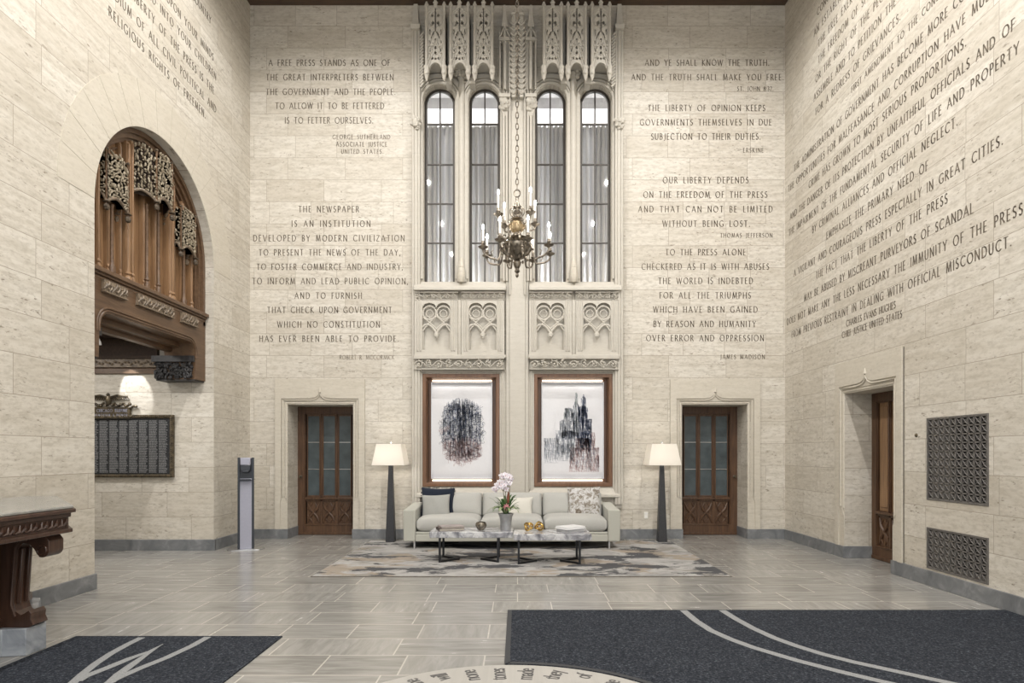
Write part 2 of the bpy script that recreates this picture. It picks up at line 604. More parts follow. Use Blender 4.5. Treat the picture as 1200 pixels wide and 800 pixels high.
def rug_mat():
    m = NT('distressed_rug')
    p, nrm, P = m.pos()
    vec = m.comb(m.math('MULTIPLY', p[0], 0.7), m.math('MULTIPLY', p[1], 1.3), 0.0)
    n1 = m.noise(vec, 1.5, 8, 0.66, 0.7)
    n2 = m.noise(m.comb(p[0], m.math('MULTIPLY', p[1], 1.5), 4.0), 1.1, 7, 0.66, 0.4)
    n3 = m.noise(m.comb(m.math('MULTIPLY', p[0], 3.0), m.math('MULTIPLY', p[1], 30.0), 1.0), 2.0, 3)
    c = m.ramp(n1, [(0.30, (0.15, 0.15, 0.16)), (0.42, (0.31, 0.305, 0.295)), (0.52, (0.46, 0.45, 0.435)), (0.62, (0.27, 0.255, 0.23)), (0.8, (0.38, 0.365, 0.34))])
    c = m.mix(m.math('MULTIPLY', m.ramp(n2, [(0.53, 0.0), (0.58, 1.0)]), 0.75), c, (0.31, 0.245, 0.175))
    c = m.mix(m.math('MULTIPLY', m.ramp(m.noise(m.comb(p[0], m.math('MULTIPLY', p[1], 2.0), 3.3), 1.15, 8, 0.66, 0.3), [(0.53, 0.0), (0.55, 1.0)]), 0.96), c, (0.035, 0.039, 0.048))
    c = m.mix(m.math('MULTIPLY', n3, 0.45), c, (0.20, 0.19, 0.18))
    m.set(c, 0.95, 0, 0.1)
    m.bump(n3, 0.3, 0.003)
    return m.mat


M['rug'] = rug_mat()
M['rug_edge'] = plain('rug_binding', (0.15, 0.135, 0.115), 0.95, 0, 0.2)


def mat_carpet():
    m = NT('charcoal_entrance_matting')
    p, nrm, P = m.pos()
    n1 = m.noise(P, 60, 4, 0.75)
    c = m.ramp(n1, [(0.36, (0.010, 0.012, 0.016)), (0.55, (0.033, 0.037, 0.046)), (0.72, (0.125, 0.138, 0.158))])
    m.set(c, 0.95, 0, 0.1)
    m.bump(n1, 0.5, 0.004)
    return m.mat


M['matting'] = mat_carpet()
M['mat_border'] = plain('mat_border', (0.040, 0.041, 0.044), 0.9, 0, 0.2, 90)
M['mat_line'] = plain('grey_mat_line', (0.245, 0.25, 0.25), 0.95, 0, 0.25, 90)
M['medallion'] = travertine('pale_medallion_stone', (0.37, 0.355, 0.33), (0.43, 0.415, 0.385), False, 0.4)
M['inlay'] = plain('dark_inlay', (0.085, 0.082, 0.080), 0.5, 0, 0.1)


def emit(name, color, strength):
    m = NT(name)
    m.b.inputs['Base Color'].default_value = (*color, 1)
    m.b.inputs['Emission Color'].default_value = (*color, 1)
    m.b.inputs['Emission Strength'].default_value = strength
    return m.mat


M['bulb'] = emit('lit_bulb', (1.0, 0.98, 0.95), 70)
M['strip'] = emit('lit_led_strip', (1.0, 0.86, 0.68), 2.2)
M['lampbulb'] = emit('lit_lamp_bulb', (1.0, 0.93, 0.8), 4)


def glass(name, tint=(1, 1, 1), rough=0.02):
    m = NT(name)
    tr = m.n('ShaderNodeBsdfTransparent')
    tr.inputs[0].default_value = (*tint, 1)
    gl = m.n('ShaderNodeBsdfGlossy')
    gl.inputs['Roughness'].default_value = rough
    fr = m.n('ShaderNodeFresnel')
    fr.inputs[0].default_value = 1.45
    mx = m.n('ShaderNodeMixShader')
    m.l(fr.outputs[0], mx.inputs[0])
    m.l(tr.outputs[0], mx.inputs[1])
    m.l(gl.outputs[0], mx.inputs[2])
    m.l(mx.outputs[0], m.out.inputs[0])
    return m.mat


M['glass'] = glass('window_glass', (0.95, 0.95, 0.95))
M['door_glass'] = plain('dark_frosted_door_glass', (0.065, 0.082, 0.088), 0.28, 0, 0.25, 5)


def translucent(name, color, fac=0.5, emis=0.0):
    m = NT(name)
    d = m.n('ShaderNodeBsdfDiffuse')
    t = m.n('ShaderNodeBsdfTranslucent')
    d.inputs[0].default_value = t.inputs[0].default_value = (*color, 1)
    mx = m.n('ShaderNodeMixShader')
    mx.inputs[0].default_value = fac
    m.l(d.outputs[0], mx.inputs[1])
    m.l(t.outputs[0], mx.inputs[2])
    m.l(mx.outputs[0], m.out.inputs[0])
    return m.mat


M['curtain'] = translucent('sheer_curtain', (0.74, 0.74, 0.745), 0.5)
M['shade'] = translucent('lamp_shade_linen', (0.84, 0.81, 0.76), 0.5)
M['gallery'] = plain('gallery_white', (0.75, 0.75, 0.74), 0.7, 0, 0.02)

# ------------------------------------------------------------------ structure
HW, TOP = 4.75, 9.46
D0, D1, DH = -4.083, -2.92, 2.38          # left door opening
WIN = [(-1.39), (-0.587), (0.587), (1.39)]
WR, WZ0, WZS = 0.275, 4.545, 7.77

mb = MB()
mb.box(-9.2, 5.4, -15.2, 0.9, -0.12, 0)
o = mb.build('floor', M['floor'])
tag(o, 'veined beige stone tile floor with pale joints', 'floor', kind='structure')

# back wall with openings for doors, windows and the two art niches
outer = [(-5.35, 0), (D0, 0), (D0, DH), (D1, DH), (D1, 0), (-D1, 0), (-D1, DH), (-D0, DH), (-D0, 0), (5.35, 0), (5.35, 9.8), (-5.35, 9.8)]
NZ0, NZ1 = 0.925, 2.925
NICHE = [(-1.685, -0.315), (0.29, 1.685)]
holes = [arch(c - WR, c + WR, WZ0, WZS) for c in WIN] + [rect(a, b, NZ0, NZ1) for a, b in NICHE]
mb = MB()
mb.plate(outer, holes, -0.2, 0.0, None, XB())
mb.plate([(p[0], min(p[1], 3.6)) for p in outer], holes[4:], -0.6, -0.2, None, XB())
wall_back = tag(mb.build('wall_back', M['stone'], smooth=0), 'travertine back wall with doors, tall windows and carved quotations', 'wall', kind='structure')

# right wall with a door opening and two grille openings
RY0, RY1 = -3.137, -1.987
GY0, GY1 = -4.706, -3.772
outer = [(-15.2, 0), (RY0, 0), (RY0, DH), (RY1, DH), (RY1, 0), (0, 0), (0, 9.8), (-15.2, 9.8)]
holes = [rect(GY0, GY1, 0.985, 1.928), rect(GY0, GY1, 0.195, 0.667)]
mb = MB()
mb.plate(outer, holes, -0.6, 0.0, None, XR())
wall_right = tag(mb.build('wall_right', M['stone'], smooth=0), 'right travertine wall carved with long quotations', 'wall', kind='structure')

# left wall with the arch
AY0, AY1, ASP = -4.0, -1.30, 4.38
AC, AR = (AY0 + AY1) / 2, (AY1 - AY0) / 2
outer = [(-15.2, 0), (AY0, 0)] + arc(AC, ASP, AR, AR, 180, 0, 40) + [(AY1, 0), (0, 0), (0, 9.8), (-15.2, 9.8)]
mb = MB()
mb.plate(outer, (), -0.6, 0.0, None, XL())
wall_left = tag(mb.build('wall_left', M['stone'], smooth=0), 'left travertine wall with round arched opening', 'wall', kind='structure')

# arch stones (voussoirs) round the opening
mb = MB()
NV = 15
for i in range(NV):
    a0 = 180 * i / NV + 0.09
    a1 = 180 * (i + 1) / NV - 0.09
    pts = arc(AC, ASP, AR + 0.002, AR + 0.002, a0, a1, 4) + arc(AC, ASP, AR + 0.56, AR + 0.56, a1, a0, 4)
    mb.plate(pts, (), 0.0, 0.004, None, XL())
mb.build('arch_stones', M['stone_smooth'], wall_left, smooth=0)

# passage behind the arch
mb = MB()
mb.box(-9.2, -5.35, AY1, AY1 + 0.3, 0, 3.6)
tag(mb.build('wall_passage', M['stone'], smooth=0), 'stone wall of the passage behind the arch', 'wall', kind='structure')
mb = MB()
mb.box(-9.2, -5.35, AY0 - 0.3, AY0, 0, 3.6)
mb.box(-9.4, -9.2, AY0 - 0.3, AY1 + 0.3, 0, 3.6)
tag(mb.build('wall_passage_end', M['stone'], smooth=0), 'hidden end walls of the passage', 'wall', kind='structure')
mb = MB()
mb.box(-9.2, -5.36, AY0, AY1, 3.3, 3.5)
tag(mb.build('ceiling_passage', M['dark_oak'], smooth=0), 'dark timber passage ceiling', 'ceiling', kind='structure')

# ceiling and beams, front wall with its glazed opening behind the camera
mb = MB()
mb.box(-5.35, 5.35, -15.2, 0.6, 9.8, 10.0)
ceil = tag(mb.build('ceiling', M['ceil'], smooth=0), 'dark timber hall ceiling', 'ceiling', kind='structure')
mb = MB()
mb.box(-4.75, 4.75, -0.42, 0.0, TOP, 9.8)
mb.box(-4.75, 4.75, -0.5, 0.0, TOP + 0.12, TOP + 0.2)
mb.build('ceiling_beam', M['ceil'], ceil, 0.01)
for y in (-3.6, -7.2, -10.8, -14.4):
    mb = MB()
    mb.box(-4.75, 4.75, y - 0.2, y + 0.2, 9.5, 9.8)
    mb.build('ceiling_beam', M['beam_oak'], ceil, 0.01)
mb = MB()
mb.plate([(-5.35, 0), (-3.9, 0), (-3.9, 7.0), (3.9, 7.0), (3.9, 0), (5.35, 0), (5.35, 9.8), (-5.35, 9.8)], (), -0.3, 0, None, lambda u, v, w: (u, -15.2 + w, v))
tag(mb.build('wall_front', M['stone'], smooth=0), 'front wall behind the viewer with a tall entrance opening', 'wall', kind='structure')

# baseboards
BH, BT = 0.172, 0.03
mb = MB()
for a, b in ((-4.75, D0 - 0.03), (D1 + 0.03, -D1 - 0.03), (-D0 + 0.03, 4.75)):
    mb.box(a, b, -BT, -0.0, 0, BH)
for x in (D0, -D1):
    mb.box(x - 0.035, x + 0.012, -BT, 0.5, 0, BH)
for x in (D1, -D0):
    mb.box(x - 0.012, x + 0.035, -BT, 0.5, 0, BH)
tag(mb.build('baseboard_back', M['base'], None, 0.004), 'grey marble baseboard along the back wall', 'baseboard', kind='structure')
mb = MB()
for a, b in ((-15, RY0 - 0.03), (RY1 + 0.03, -0.03)):
    mb.box(4.75 - BT, 4.75, a, b, 0, BH)
mb.box(4.75 - BT, 5.2, RY0 - 0.035, RY0 + 0.012, 0, BH)
mb.box(4.75 - BT, 5.2, RY1 - 0.012, RY1 + 0.035, 0, BH)
tag(mb.build('baseboard_right', M['base'], None, 0.004), 'grey marble baseboard along the right wall', 'baseboard', kind='structure')
mb = MB()
mb.box(-4.75, -4.75 + BT, -15, AY0, 0, BH)
mb.box(-5.35, -4.75, AY0 - 0.002, AY0 + 0.02, 0, BH)
mb.box(-4.75, -4.75 + BT, AY1 - 0.02, -0.03, 0, BH)
mb.box(-9.2, -4.75 + BT, AY1 - 0.025, AY1, 0, BH)
tag(mb.build('baseboard_left', M['base'], None, 0.004), 'grey marble baseboard along the left wall and passage', 'baseboard', kind='structure')

# rooms beyond the tall windows
mb = MB()
mb.box(-3.2, 3.2, 3.6, 3.7, 3.9, 9.4)
mb.box(-3.3, -3.2, 0.62, 3.7, 3.9, 9.4)
mb.box(3.2, 3.3, 0.62, 3.7, 3.9, 9.4)
tag(mb.build('wall_gallery', M['gallery'], smooth=0), 'white room seen beyond the tall windows', 'wall', kind='structure')
mb = MB()
mb.box(-3.3, 3.3, 0.62, 3.7, 8.72, 8.9)
mb.box(-3.2, 3.2, 1.55, 1.95, 8.5, 8.72, M['grey_box'])
mb.mats[0:0] = []
tag(mb.build('ceiling_gallery', M['gallery'], smooth=0), 'white ceiling with a grey duct above the curtains', 'ceiling', kind='structure')
mb = MB()
mb.box(-3.3, 3.3, 0.62, 3.7, 3.9, 4.0)
tag(mb.build('floor_gallery', M['gallery'], smooth=0), 'pale floor of the room beyond the tall windows', 'floor', kind='structure')
lamp('gallery_back_light', 'AREA', (0, 3.4, 6.6), 360, (1, 1, 1), (-PI / 2, 0, 0), shape='RECTANGLE', size=5.8, size_y=3.6)
lamp('gallery_floor_light', 'AREA', (0, 1.35, 4.2), 520, (1, 0.98, 0.95), (math.radians(-118), 0, 0), shape='RECTANGLE', size=4.5, size_y=0.3)

# ------------------------------------------------------------------ carved writing
def G(w, *strokes): return (w, strokes)


A_ = arc
GL = {
    'A': G(.84, [(0, 0), (.42, 1)], [(.42, 1), (.84, 0)], [(.15, .34), (.69, .34)]),
    'B': G(.58, [(.06, 0), (.06, 1)], [(.06, 1), (.27, 1)] + A_(.27, .76, .22, .24, 90, -90, 6) + [(.06, .52)], [(.06, .52), (.28, .52)] + A_(.28, .26, .28, .26, 90, -90, 6) + [(.06, 0)]),
    'C': G(.84, A_(.5, .5, .48, .5, 48, 312, 12)),
    'D': G(.80, [(.06, 0), (.06, 1)], [(.06, 1), (.28, 1)] + A_(.28, .5, .5, .5, 90, -90, 9) + [(.06, 0)]),
    'E': G(.50, [(.06, 0), (.06, 1)], [(.06, 1), (.48, 1)], [(.06, .52), (.42, .52)], [(.06, 0), (.5, 0)]),
    'F': G(.48, [(.06, 0), (.06, 1)], [(.06, 1), (.48, 1)], [(.06, .52), (.42, .52)]),
    'G': G(.88, A_(.5, .5, .48, .5, 48, 312, 12), [(.82, .13), (.82, .42), (.62, .42)]),
    'H': G(.78, [(.06, 0), (.06, 1)], [(.72, 0), (.72, 1)], [(.06, .52), (.72, .52)]),
    'I': G(.12, [(.06, 0), (.06, 1)]),
    'J': G(.34, [(.28, 1), (.28, .05), (.16, -.12), (0, -.15)]),
    'K': G(.66, [(.06, 0), (.06, 1)], [(.6, 1), (.08, .5)], [(.12, .52), (.66, 0)]),
    'L': G(.50, [(.06, 1), (.06, 0)], [(.06, 0), (.5, 0)]),
    'M': G(.98, [(.06, 0), (.17, 1)], [(.17, 1), (.49, .05)], [(.49, .05), (.81, 1)], [(.81, 1), (.92, 0)]),
    'N': G(.80, [(.06, 0), (.06, 1)], [(.06, 1), (.74, 0)], [(.74, 0), (.74, 1)]),
    'O': G(1.0, A_(.5, .5, .48, .5, 0, 360, 16)),
    'P': G(.54, [(.06, 0), (.06, 1)], [(.06, 1), (.26, 1)] + A_(.26, .73, .26, .27, 90, -90, 7) + [(.06, .46)]),
    'Q': G(1.0, A_(.5, .5, .48, .5, 0, 360, 16), [(.5, .2), (1.0, -.12)]),
    'R': G(.64, [(.06, 0), (.06, 1)], [(.06, 1), (.26, 1)] + A_(.26, .74, .25, .26, 90, -90, 7) + [(.06, .48)], [(.26, .48), (.64, 0)]),
    'S': G(.52, A_(.27, .755, .2, .245, 40, 265, 8) + A_(.25, .255, .23, .255, 85, -145, 8)),
    'T': G(.66, [(.33, 0), (.33, 1)], [(0, 1), (.66, 1)]),
    'U': G(.74, [(.06, 1), (.06, .33)] + A_(.37, .33, .31, .33, 180, 360, 8) + [(.68, 1)]),
    'V': G(.80, [(0, 1), (.4, 0)], [(.4, 0), (.8, 1)]),
    'W': G(1.14, [(0, 1), (.3, 0)], [(.3, 0), (.57, 1)], [(.57, 1), (.84, 0)], [(.84, 0), (1.14, 1)]),
    'X': G(.7, [(0, 1), (.7, 0)], [(0, 0), (.7, 1)]),
    'Y': G(.70, [(0, 1), (.35, .48)], [(.35, .48), (.7, 1)], [(.35, .48), (.35, 0)]),
    'Z': G(.66, [(.03, 1), (.64, 1)], [(.64, 1), (.02, 0)], [(.02, 0), (.66, 0)]),
    '.': G(.12, [(.03, .06), (.11, .06)]),
    ',': G(.14, [(.08, .08), (.02, -.12)]),
    ':': G(.12, [(.03, .06), (.11, .06)], [(.03, .62), (.11, .62)]),
    '8': G(.5, A_(.25, .76, .2, .24, 0, 360, 10), A_(.25, .26, .24, .26, 0, 360, 10)),
    '3': G(.46, A_(.2, .76, .2, .24, 140, -80, 7), A_(.2, .26, .24, .26, 80, -140, 8)),
    '2': G(.5, A_(.23, .72, .22, .28, 150, -30, 7) + [(.02, 0), (.5, 0)]),
    '&': G(.8, A_(.33, .78, .17, .22, 300, -20, 8), [(.22, .62), (.75, 0)], [(.42, .6)] + A_(.3, .25, .28, .25, 100, 330, 8) + [(.72, .45)]),
}


def text_line(mb, s, x0, x1, base, h, xf, thick=0.132, thin=0.072, depth=0.003):
    """lay s between x0 and x1 on the baseline; xf maps (u,v,w)"""
    k = 0.74
    SPC = 0.55
    chars = list(s)
    nat = sum(GL[c][0] if c != ' ' else SPC for c in chars)
    gaps = max(1, len(chars) - 1)
    gap = ((x1 - x0) / h - nat * k) / gaps
    if gap < 0.1:
        k = ((x1 - x0) / h - 0.1 * gaps) / nat
        gap = 0.1
    x = x0
    for c in chars:
        if c == ' ':
            x += (SPC * k + gap) * h
            continue
        w, strokes = GL[c]
        jx, jy = random.uniform(-.01, .01), random.uniform(-.012, .012)
        for st in strokes:
            for (a, b) in zip(st[:-1], st[1:]):
                ax, ay, bxx, byy = a[0] * k, a[1], b[0] * k, b[1]
                dx, dy = bxx - ax, byy - ay
                L = math.hypot(dx, dy)
                if L < 1e-6: continue
                ux, uy = dx / L, dy / L
                ang = abs(uy)
                wd = thin + (thick - thin) * ang
                if ux * uy > 0.12: wd = thin + (thick - thin) * 0.25
                if c in '.,:': wd = 0.13
                e = wd * 0.25
                px, py = -uy * wd / 2, ux * wd / 2
                q = [(ax - ux * e + px, ay - uy * e + py), (ax - ux * e - px, ay - uy * e - py), (bxx + ux * e - px, byy + uy * e - py), (bxx + ux * e + px, byy + uy * e + py)]
                q = [(x + (p[0] + jx) * h, base + (p[1] + jy) * h) for p in q]
                vs = [(p[0], p[1], depth) for p in q] + [(p[0], p[1], 0) for p in q]
                mb.add(vs, [(0, 1, 2, 3), (0, 4, 5, 1), (1, 5, 6, 2), (2, 6, 7, 3), (3, 7, 4, 0)], None, xf)
        x += (w * k + gap) * h


def inscription(lines, xf, label, parent, mat='letter', h=0.108):
    """lines: (text, u0, u1, baseline, height or None)"""
    mb = MB()
    for (s, a, b, z, hh) in lines:
        text_line(mb, s, a, b, z, hh or h, xf)
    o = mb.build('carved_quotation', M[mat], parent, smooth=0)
    o['label'] = label
    return o


def bl(s, x0, x1, yc, small=False):
    hh = 0.076 if small else 0.106
    return (s, bx(x0), bx(x1), bz(yc) - hh / 2, hh)


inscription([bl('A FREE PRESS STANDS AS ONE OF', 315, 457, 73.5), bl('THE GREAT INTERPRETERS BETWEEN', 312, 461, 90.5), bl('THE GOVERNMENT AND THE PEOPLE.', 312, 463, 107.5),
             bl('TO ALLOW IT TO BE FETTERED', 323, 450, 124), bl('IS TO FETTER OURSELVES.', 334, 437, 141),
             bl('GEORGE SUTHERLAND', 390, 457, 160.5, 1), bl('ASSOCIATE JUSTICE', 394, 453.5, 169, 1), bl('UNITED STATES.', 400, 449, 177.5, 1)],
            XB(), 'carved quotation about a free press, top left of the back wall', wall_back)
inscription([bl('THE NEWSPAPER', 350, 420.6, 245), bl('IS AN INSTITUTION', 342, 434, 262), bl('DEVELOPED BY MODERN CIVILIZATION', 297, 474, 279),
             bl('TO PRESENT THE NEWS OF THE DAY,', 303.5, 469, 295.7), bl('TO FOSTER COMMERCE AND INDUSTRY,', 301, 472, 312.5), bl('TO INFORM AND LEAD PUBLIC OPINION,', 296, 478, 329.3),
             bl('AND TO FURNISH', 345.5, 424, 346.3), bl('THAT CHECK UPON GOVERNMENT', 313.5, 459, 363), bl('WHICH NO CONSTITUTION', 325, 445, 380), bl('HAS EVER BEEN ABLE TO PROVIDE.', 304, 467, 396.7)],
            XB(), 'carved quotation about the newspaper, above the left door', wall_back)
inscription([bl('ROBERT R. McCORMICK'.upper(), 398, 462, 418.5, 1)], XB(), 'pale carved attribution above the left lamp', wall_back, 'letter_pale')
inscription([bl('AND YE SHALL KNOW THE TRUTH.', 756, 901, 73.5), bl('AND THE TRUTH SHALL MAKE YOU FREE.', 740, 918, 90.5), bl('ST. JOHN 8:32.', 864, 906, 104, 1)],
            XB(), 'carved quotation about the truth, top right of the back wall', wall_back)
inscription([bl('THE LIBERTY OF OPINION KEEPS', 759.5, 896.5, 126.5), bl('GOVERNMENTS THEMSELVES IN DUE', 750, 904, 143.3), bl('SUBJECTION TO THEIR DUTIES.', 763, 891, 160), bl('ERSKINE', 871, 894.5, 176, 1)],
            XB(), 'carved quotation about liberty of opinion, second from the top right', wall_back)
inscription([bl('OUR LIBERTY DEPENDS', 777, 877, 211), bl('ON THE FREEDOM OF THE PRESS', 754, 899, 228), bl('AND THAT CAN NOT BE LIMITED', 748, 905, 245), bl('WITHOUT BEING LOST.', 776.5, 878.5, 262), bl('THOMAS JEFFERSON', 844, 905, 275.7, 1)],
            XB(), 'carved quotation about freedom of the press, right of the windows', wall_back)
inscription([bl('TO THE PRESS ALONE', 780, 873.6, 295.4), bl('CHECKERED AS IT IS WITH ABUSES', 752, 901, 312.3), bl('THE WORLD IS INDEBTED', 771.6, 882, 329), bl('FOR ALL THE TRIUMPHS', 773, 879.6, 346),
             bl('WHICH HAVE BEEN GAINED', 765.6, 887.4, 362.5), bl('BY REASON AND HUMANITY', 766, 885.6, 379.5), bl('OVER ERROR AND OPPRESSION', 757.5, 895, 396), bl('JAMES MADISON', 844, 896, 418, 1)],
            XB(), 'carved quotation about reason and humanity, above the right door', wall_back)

XRT = lambda u, v, w: (HW - w, -u, v)      # text on the right wall runs towards the viewer


def rl(s, x0, x1, z, hh=None):
    return (s, DIST - F * HW / (x0 - CX), DIST - F * HW / (x1 - CX), z, hh)


def rn(s, x0, z, hh=None, adv=0.0785):
    u = DIST - F * HW / (x0 - CX)
    return (s, u, u + len(s) * adv, z, hh)


Z0, DZ = 3.515, 0.2575
RT = [('FROM PREVIOUS RESTRAINT IN DEALING WITH OFFICIAL MISCONDUCT.', 928, 1185), ('DOES NOT MAKE ANY THE LESS NECESSARY THE IMMUNITY OF THE PRESS', 922.5, 1198.5),
      ('MAY BE ABUSED BY MISCREANT PURVEYORS OF SCANDAL', 942.6, 1140.6), ('THE FACT THAT THE LIBERTY OF THE PRESS', 956.5, 1110.5),
      ('A VIGILANT AND COURAGEOUS PRESS ESPECIALLY IN GREAT CITIES.', 930.5, 1175), ('EMPHASIZE THE PRIMARY NEED OF', 968.8, 1087.5),
      ('BY CRIMINAL ALLIANCES AND OFFICIAL NEGLECT.', 952, 1122), ('THE IMPAIRMENT OF THE FUNDAMENTAL SECURITY OF LIFE AND PROPERTY', 924.5, 1194),
      ('AND THE DANGER OF ITS PROTECTION BY UNFAITHFUL OFFICIALS AND OF', 926, 1189), ('CRIME HAS GROWN TO MOST SERIOUS PROPORTIONS.', 948, 1132)]
lines = [rl(s, a, b, Z0 + DZ * i) for i, (s, a, b) in enumerate(RT)]
lines += [rn('THE OPPORTUNITIES FOR MALFEASANCE AND CORRUPTION HAVE MULTIPLIED', 924, Z0 + DZ * 10), rn('THE ADMINISTRATION OF GOVERNMENT HAS BECOME MORE COMPLEX', 930.6, Z0 + DZ * 11)]
lines += [rl('CHARLES EVANS HUGHES', 992, 1049.5, 3.345, 0.088), rl('CHIEF JUSTICE UNITED STATES', 987, 1057, 3.20, 0.088)]
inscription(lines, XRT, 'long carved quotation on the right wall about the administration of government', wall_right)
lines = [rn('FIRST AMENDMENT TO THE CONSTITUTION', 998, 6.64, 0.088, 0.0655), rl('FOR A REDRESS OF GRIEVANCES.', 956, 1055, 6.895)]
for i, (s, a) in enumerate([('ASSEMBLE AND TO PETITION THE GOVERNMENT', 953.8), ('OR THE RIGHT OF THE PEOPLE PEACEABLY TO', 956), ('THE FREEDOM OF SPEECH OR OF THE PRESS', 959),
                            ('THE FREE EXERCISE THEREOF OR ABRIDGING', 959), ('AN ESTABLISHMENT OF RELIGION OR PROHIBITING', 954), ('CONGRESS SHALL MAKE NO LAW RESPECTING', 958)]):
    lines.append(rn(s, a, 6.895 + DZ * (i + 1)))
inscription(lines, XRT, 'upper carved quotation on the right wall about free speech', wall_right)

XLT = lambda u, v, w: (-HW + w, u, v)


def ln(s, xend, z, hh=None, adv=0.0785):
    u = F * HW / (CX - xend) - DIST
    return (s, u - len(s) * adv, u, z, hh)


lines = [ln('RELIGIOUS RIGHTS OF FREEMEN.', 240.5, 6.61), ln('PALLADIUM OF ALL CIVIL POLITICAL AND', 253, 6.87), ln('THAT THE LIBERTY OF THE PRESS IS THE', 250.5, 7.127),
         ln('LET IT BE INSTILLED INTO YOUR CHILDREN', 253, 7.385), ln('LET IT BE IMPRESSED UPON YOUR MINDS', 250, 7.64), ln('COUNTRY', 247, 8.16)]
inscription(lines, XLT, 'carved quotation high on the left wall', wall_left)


# ------------------------------------------------------------------ doors and their stone surrounds
def surround(xf, x0, x1, name, label):
    """smooth stone slab round a door opening with an ogee hood mould; u across, v up, w out"""
    root = empty(name, (0, 0, 0), 0, label, 'door surround', None, 'structure')
    c = (x0 + x1) / 2
    o0, o1 = x0 - 0.235, x1 + 0.195 if x0 < x1 else 0
    o0, o1 = x0 - 0.215, x1 + 0.215
    g = 0.055
    outer = [(o0, BH), (x0, BH), (x0, 0.60), (x0 - g, 0.72), (x0 - g, DH + g), (x1 + g, DH + g), (x1 + g, 0.72), (x1, 0.60), (x1, BH), (o1, BH), (o1, 2.83), (o0, 2.83)]
    mb = MB()
    mb.plate(outer, (), 0.0, 0.012, None, xf)
    hd, ht = g + 0.05, DH + g + 0.05
    og = bez((c + 0.26, ht), (c + 0.10, ht), (c + 0.035, ht + 0.02), (c, ht + 0.115), 8) + bez((c, ht + 0.115), (c - 0.035, ht + 0.02), (c - 0.10, ht), (c - 0.26, ht), 8)[1:]
    mb.plate([(o0, BH), (x0 - hd - 0.02, BH), (x0 - hd - 0.02, 0.66), (x0 - hd, 0.70), (x0 - hd, ht)] + og[::-1] + [(x1 + hd, ht), (x1 + hd, 0.70), (x1 + hd + 0.02, 0.66), (x1 + hd + 0.02, BH), (o1, BH), (o1, 2.83), (o0, 2.83)], (), 0.0, 0.034, None, xf)
    mb.build('surround_slab', M['stone_smooth'], root, 0.003, smooth=30)
    mb = MB()
    for off, r in ((0.022, 0.014),):
        a, b, t = x0 - g - off, x1 + g + off, DH + g + off
        pts = [(a, 0.75, 0.02), (a, t, 0.02)]
        pts += bez((c - 0.26, t, 0.02), (c - 0.10, t, 0.02), (c - 0.035, t + 0.02, 0.02), (c, t + 0.115, 0.03), 8)
        pts += bez((c, t + 0.115, 0.03), (c + 0.035, t + 0.02, 0.02), (c + 0.10, t, 0.02), (c + 0.26, t, 0.02), 8)[1:]
        pts += [(b, t, 0.02), (b, 0.75, 0.02)]
        mb.tube([xf(*p) for p in pts], r, 8)
    mb.tube([xf(c, DH + 0.22, 0.03), xf(c, DH + 0.30, 0.035)], [0.03, 0.006], 8)
    # inner roll down the jambs
    for u in (x0 - g * 0.5, x1 + g * 0.5):
        mb.tube([xf(u, 0.72, 0.0), xf(u, DH + g * 0.5, 0.0)], 0.016, 8)
    mb.tube([xf(x0 - g * 0.5, DH + g * 0.5, 0.0), xf(x1 + g * 0.5, DH + g * 0.5, 0.0)], 0.016, 8)
    mb.build('hood_mould', M['stone_smooth'], root)
    return root


surround(XB(), D0, D1, 'trim_1', 'smooth stone surround of the left back door')
surround(XB(), -D1, -D0, 'trim_2', 'smooth stone surround of the right back door')
surround(XR(), RY0, RY1, 'trim_3', 'smooth stone surround of the side door in the right wall')


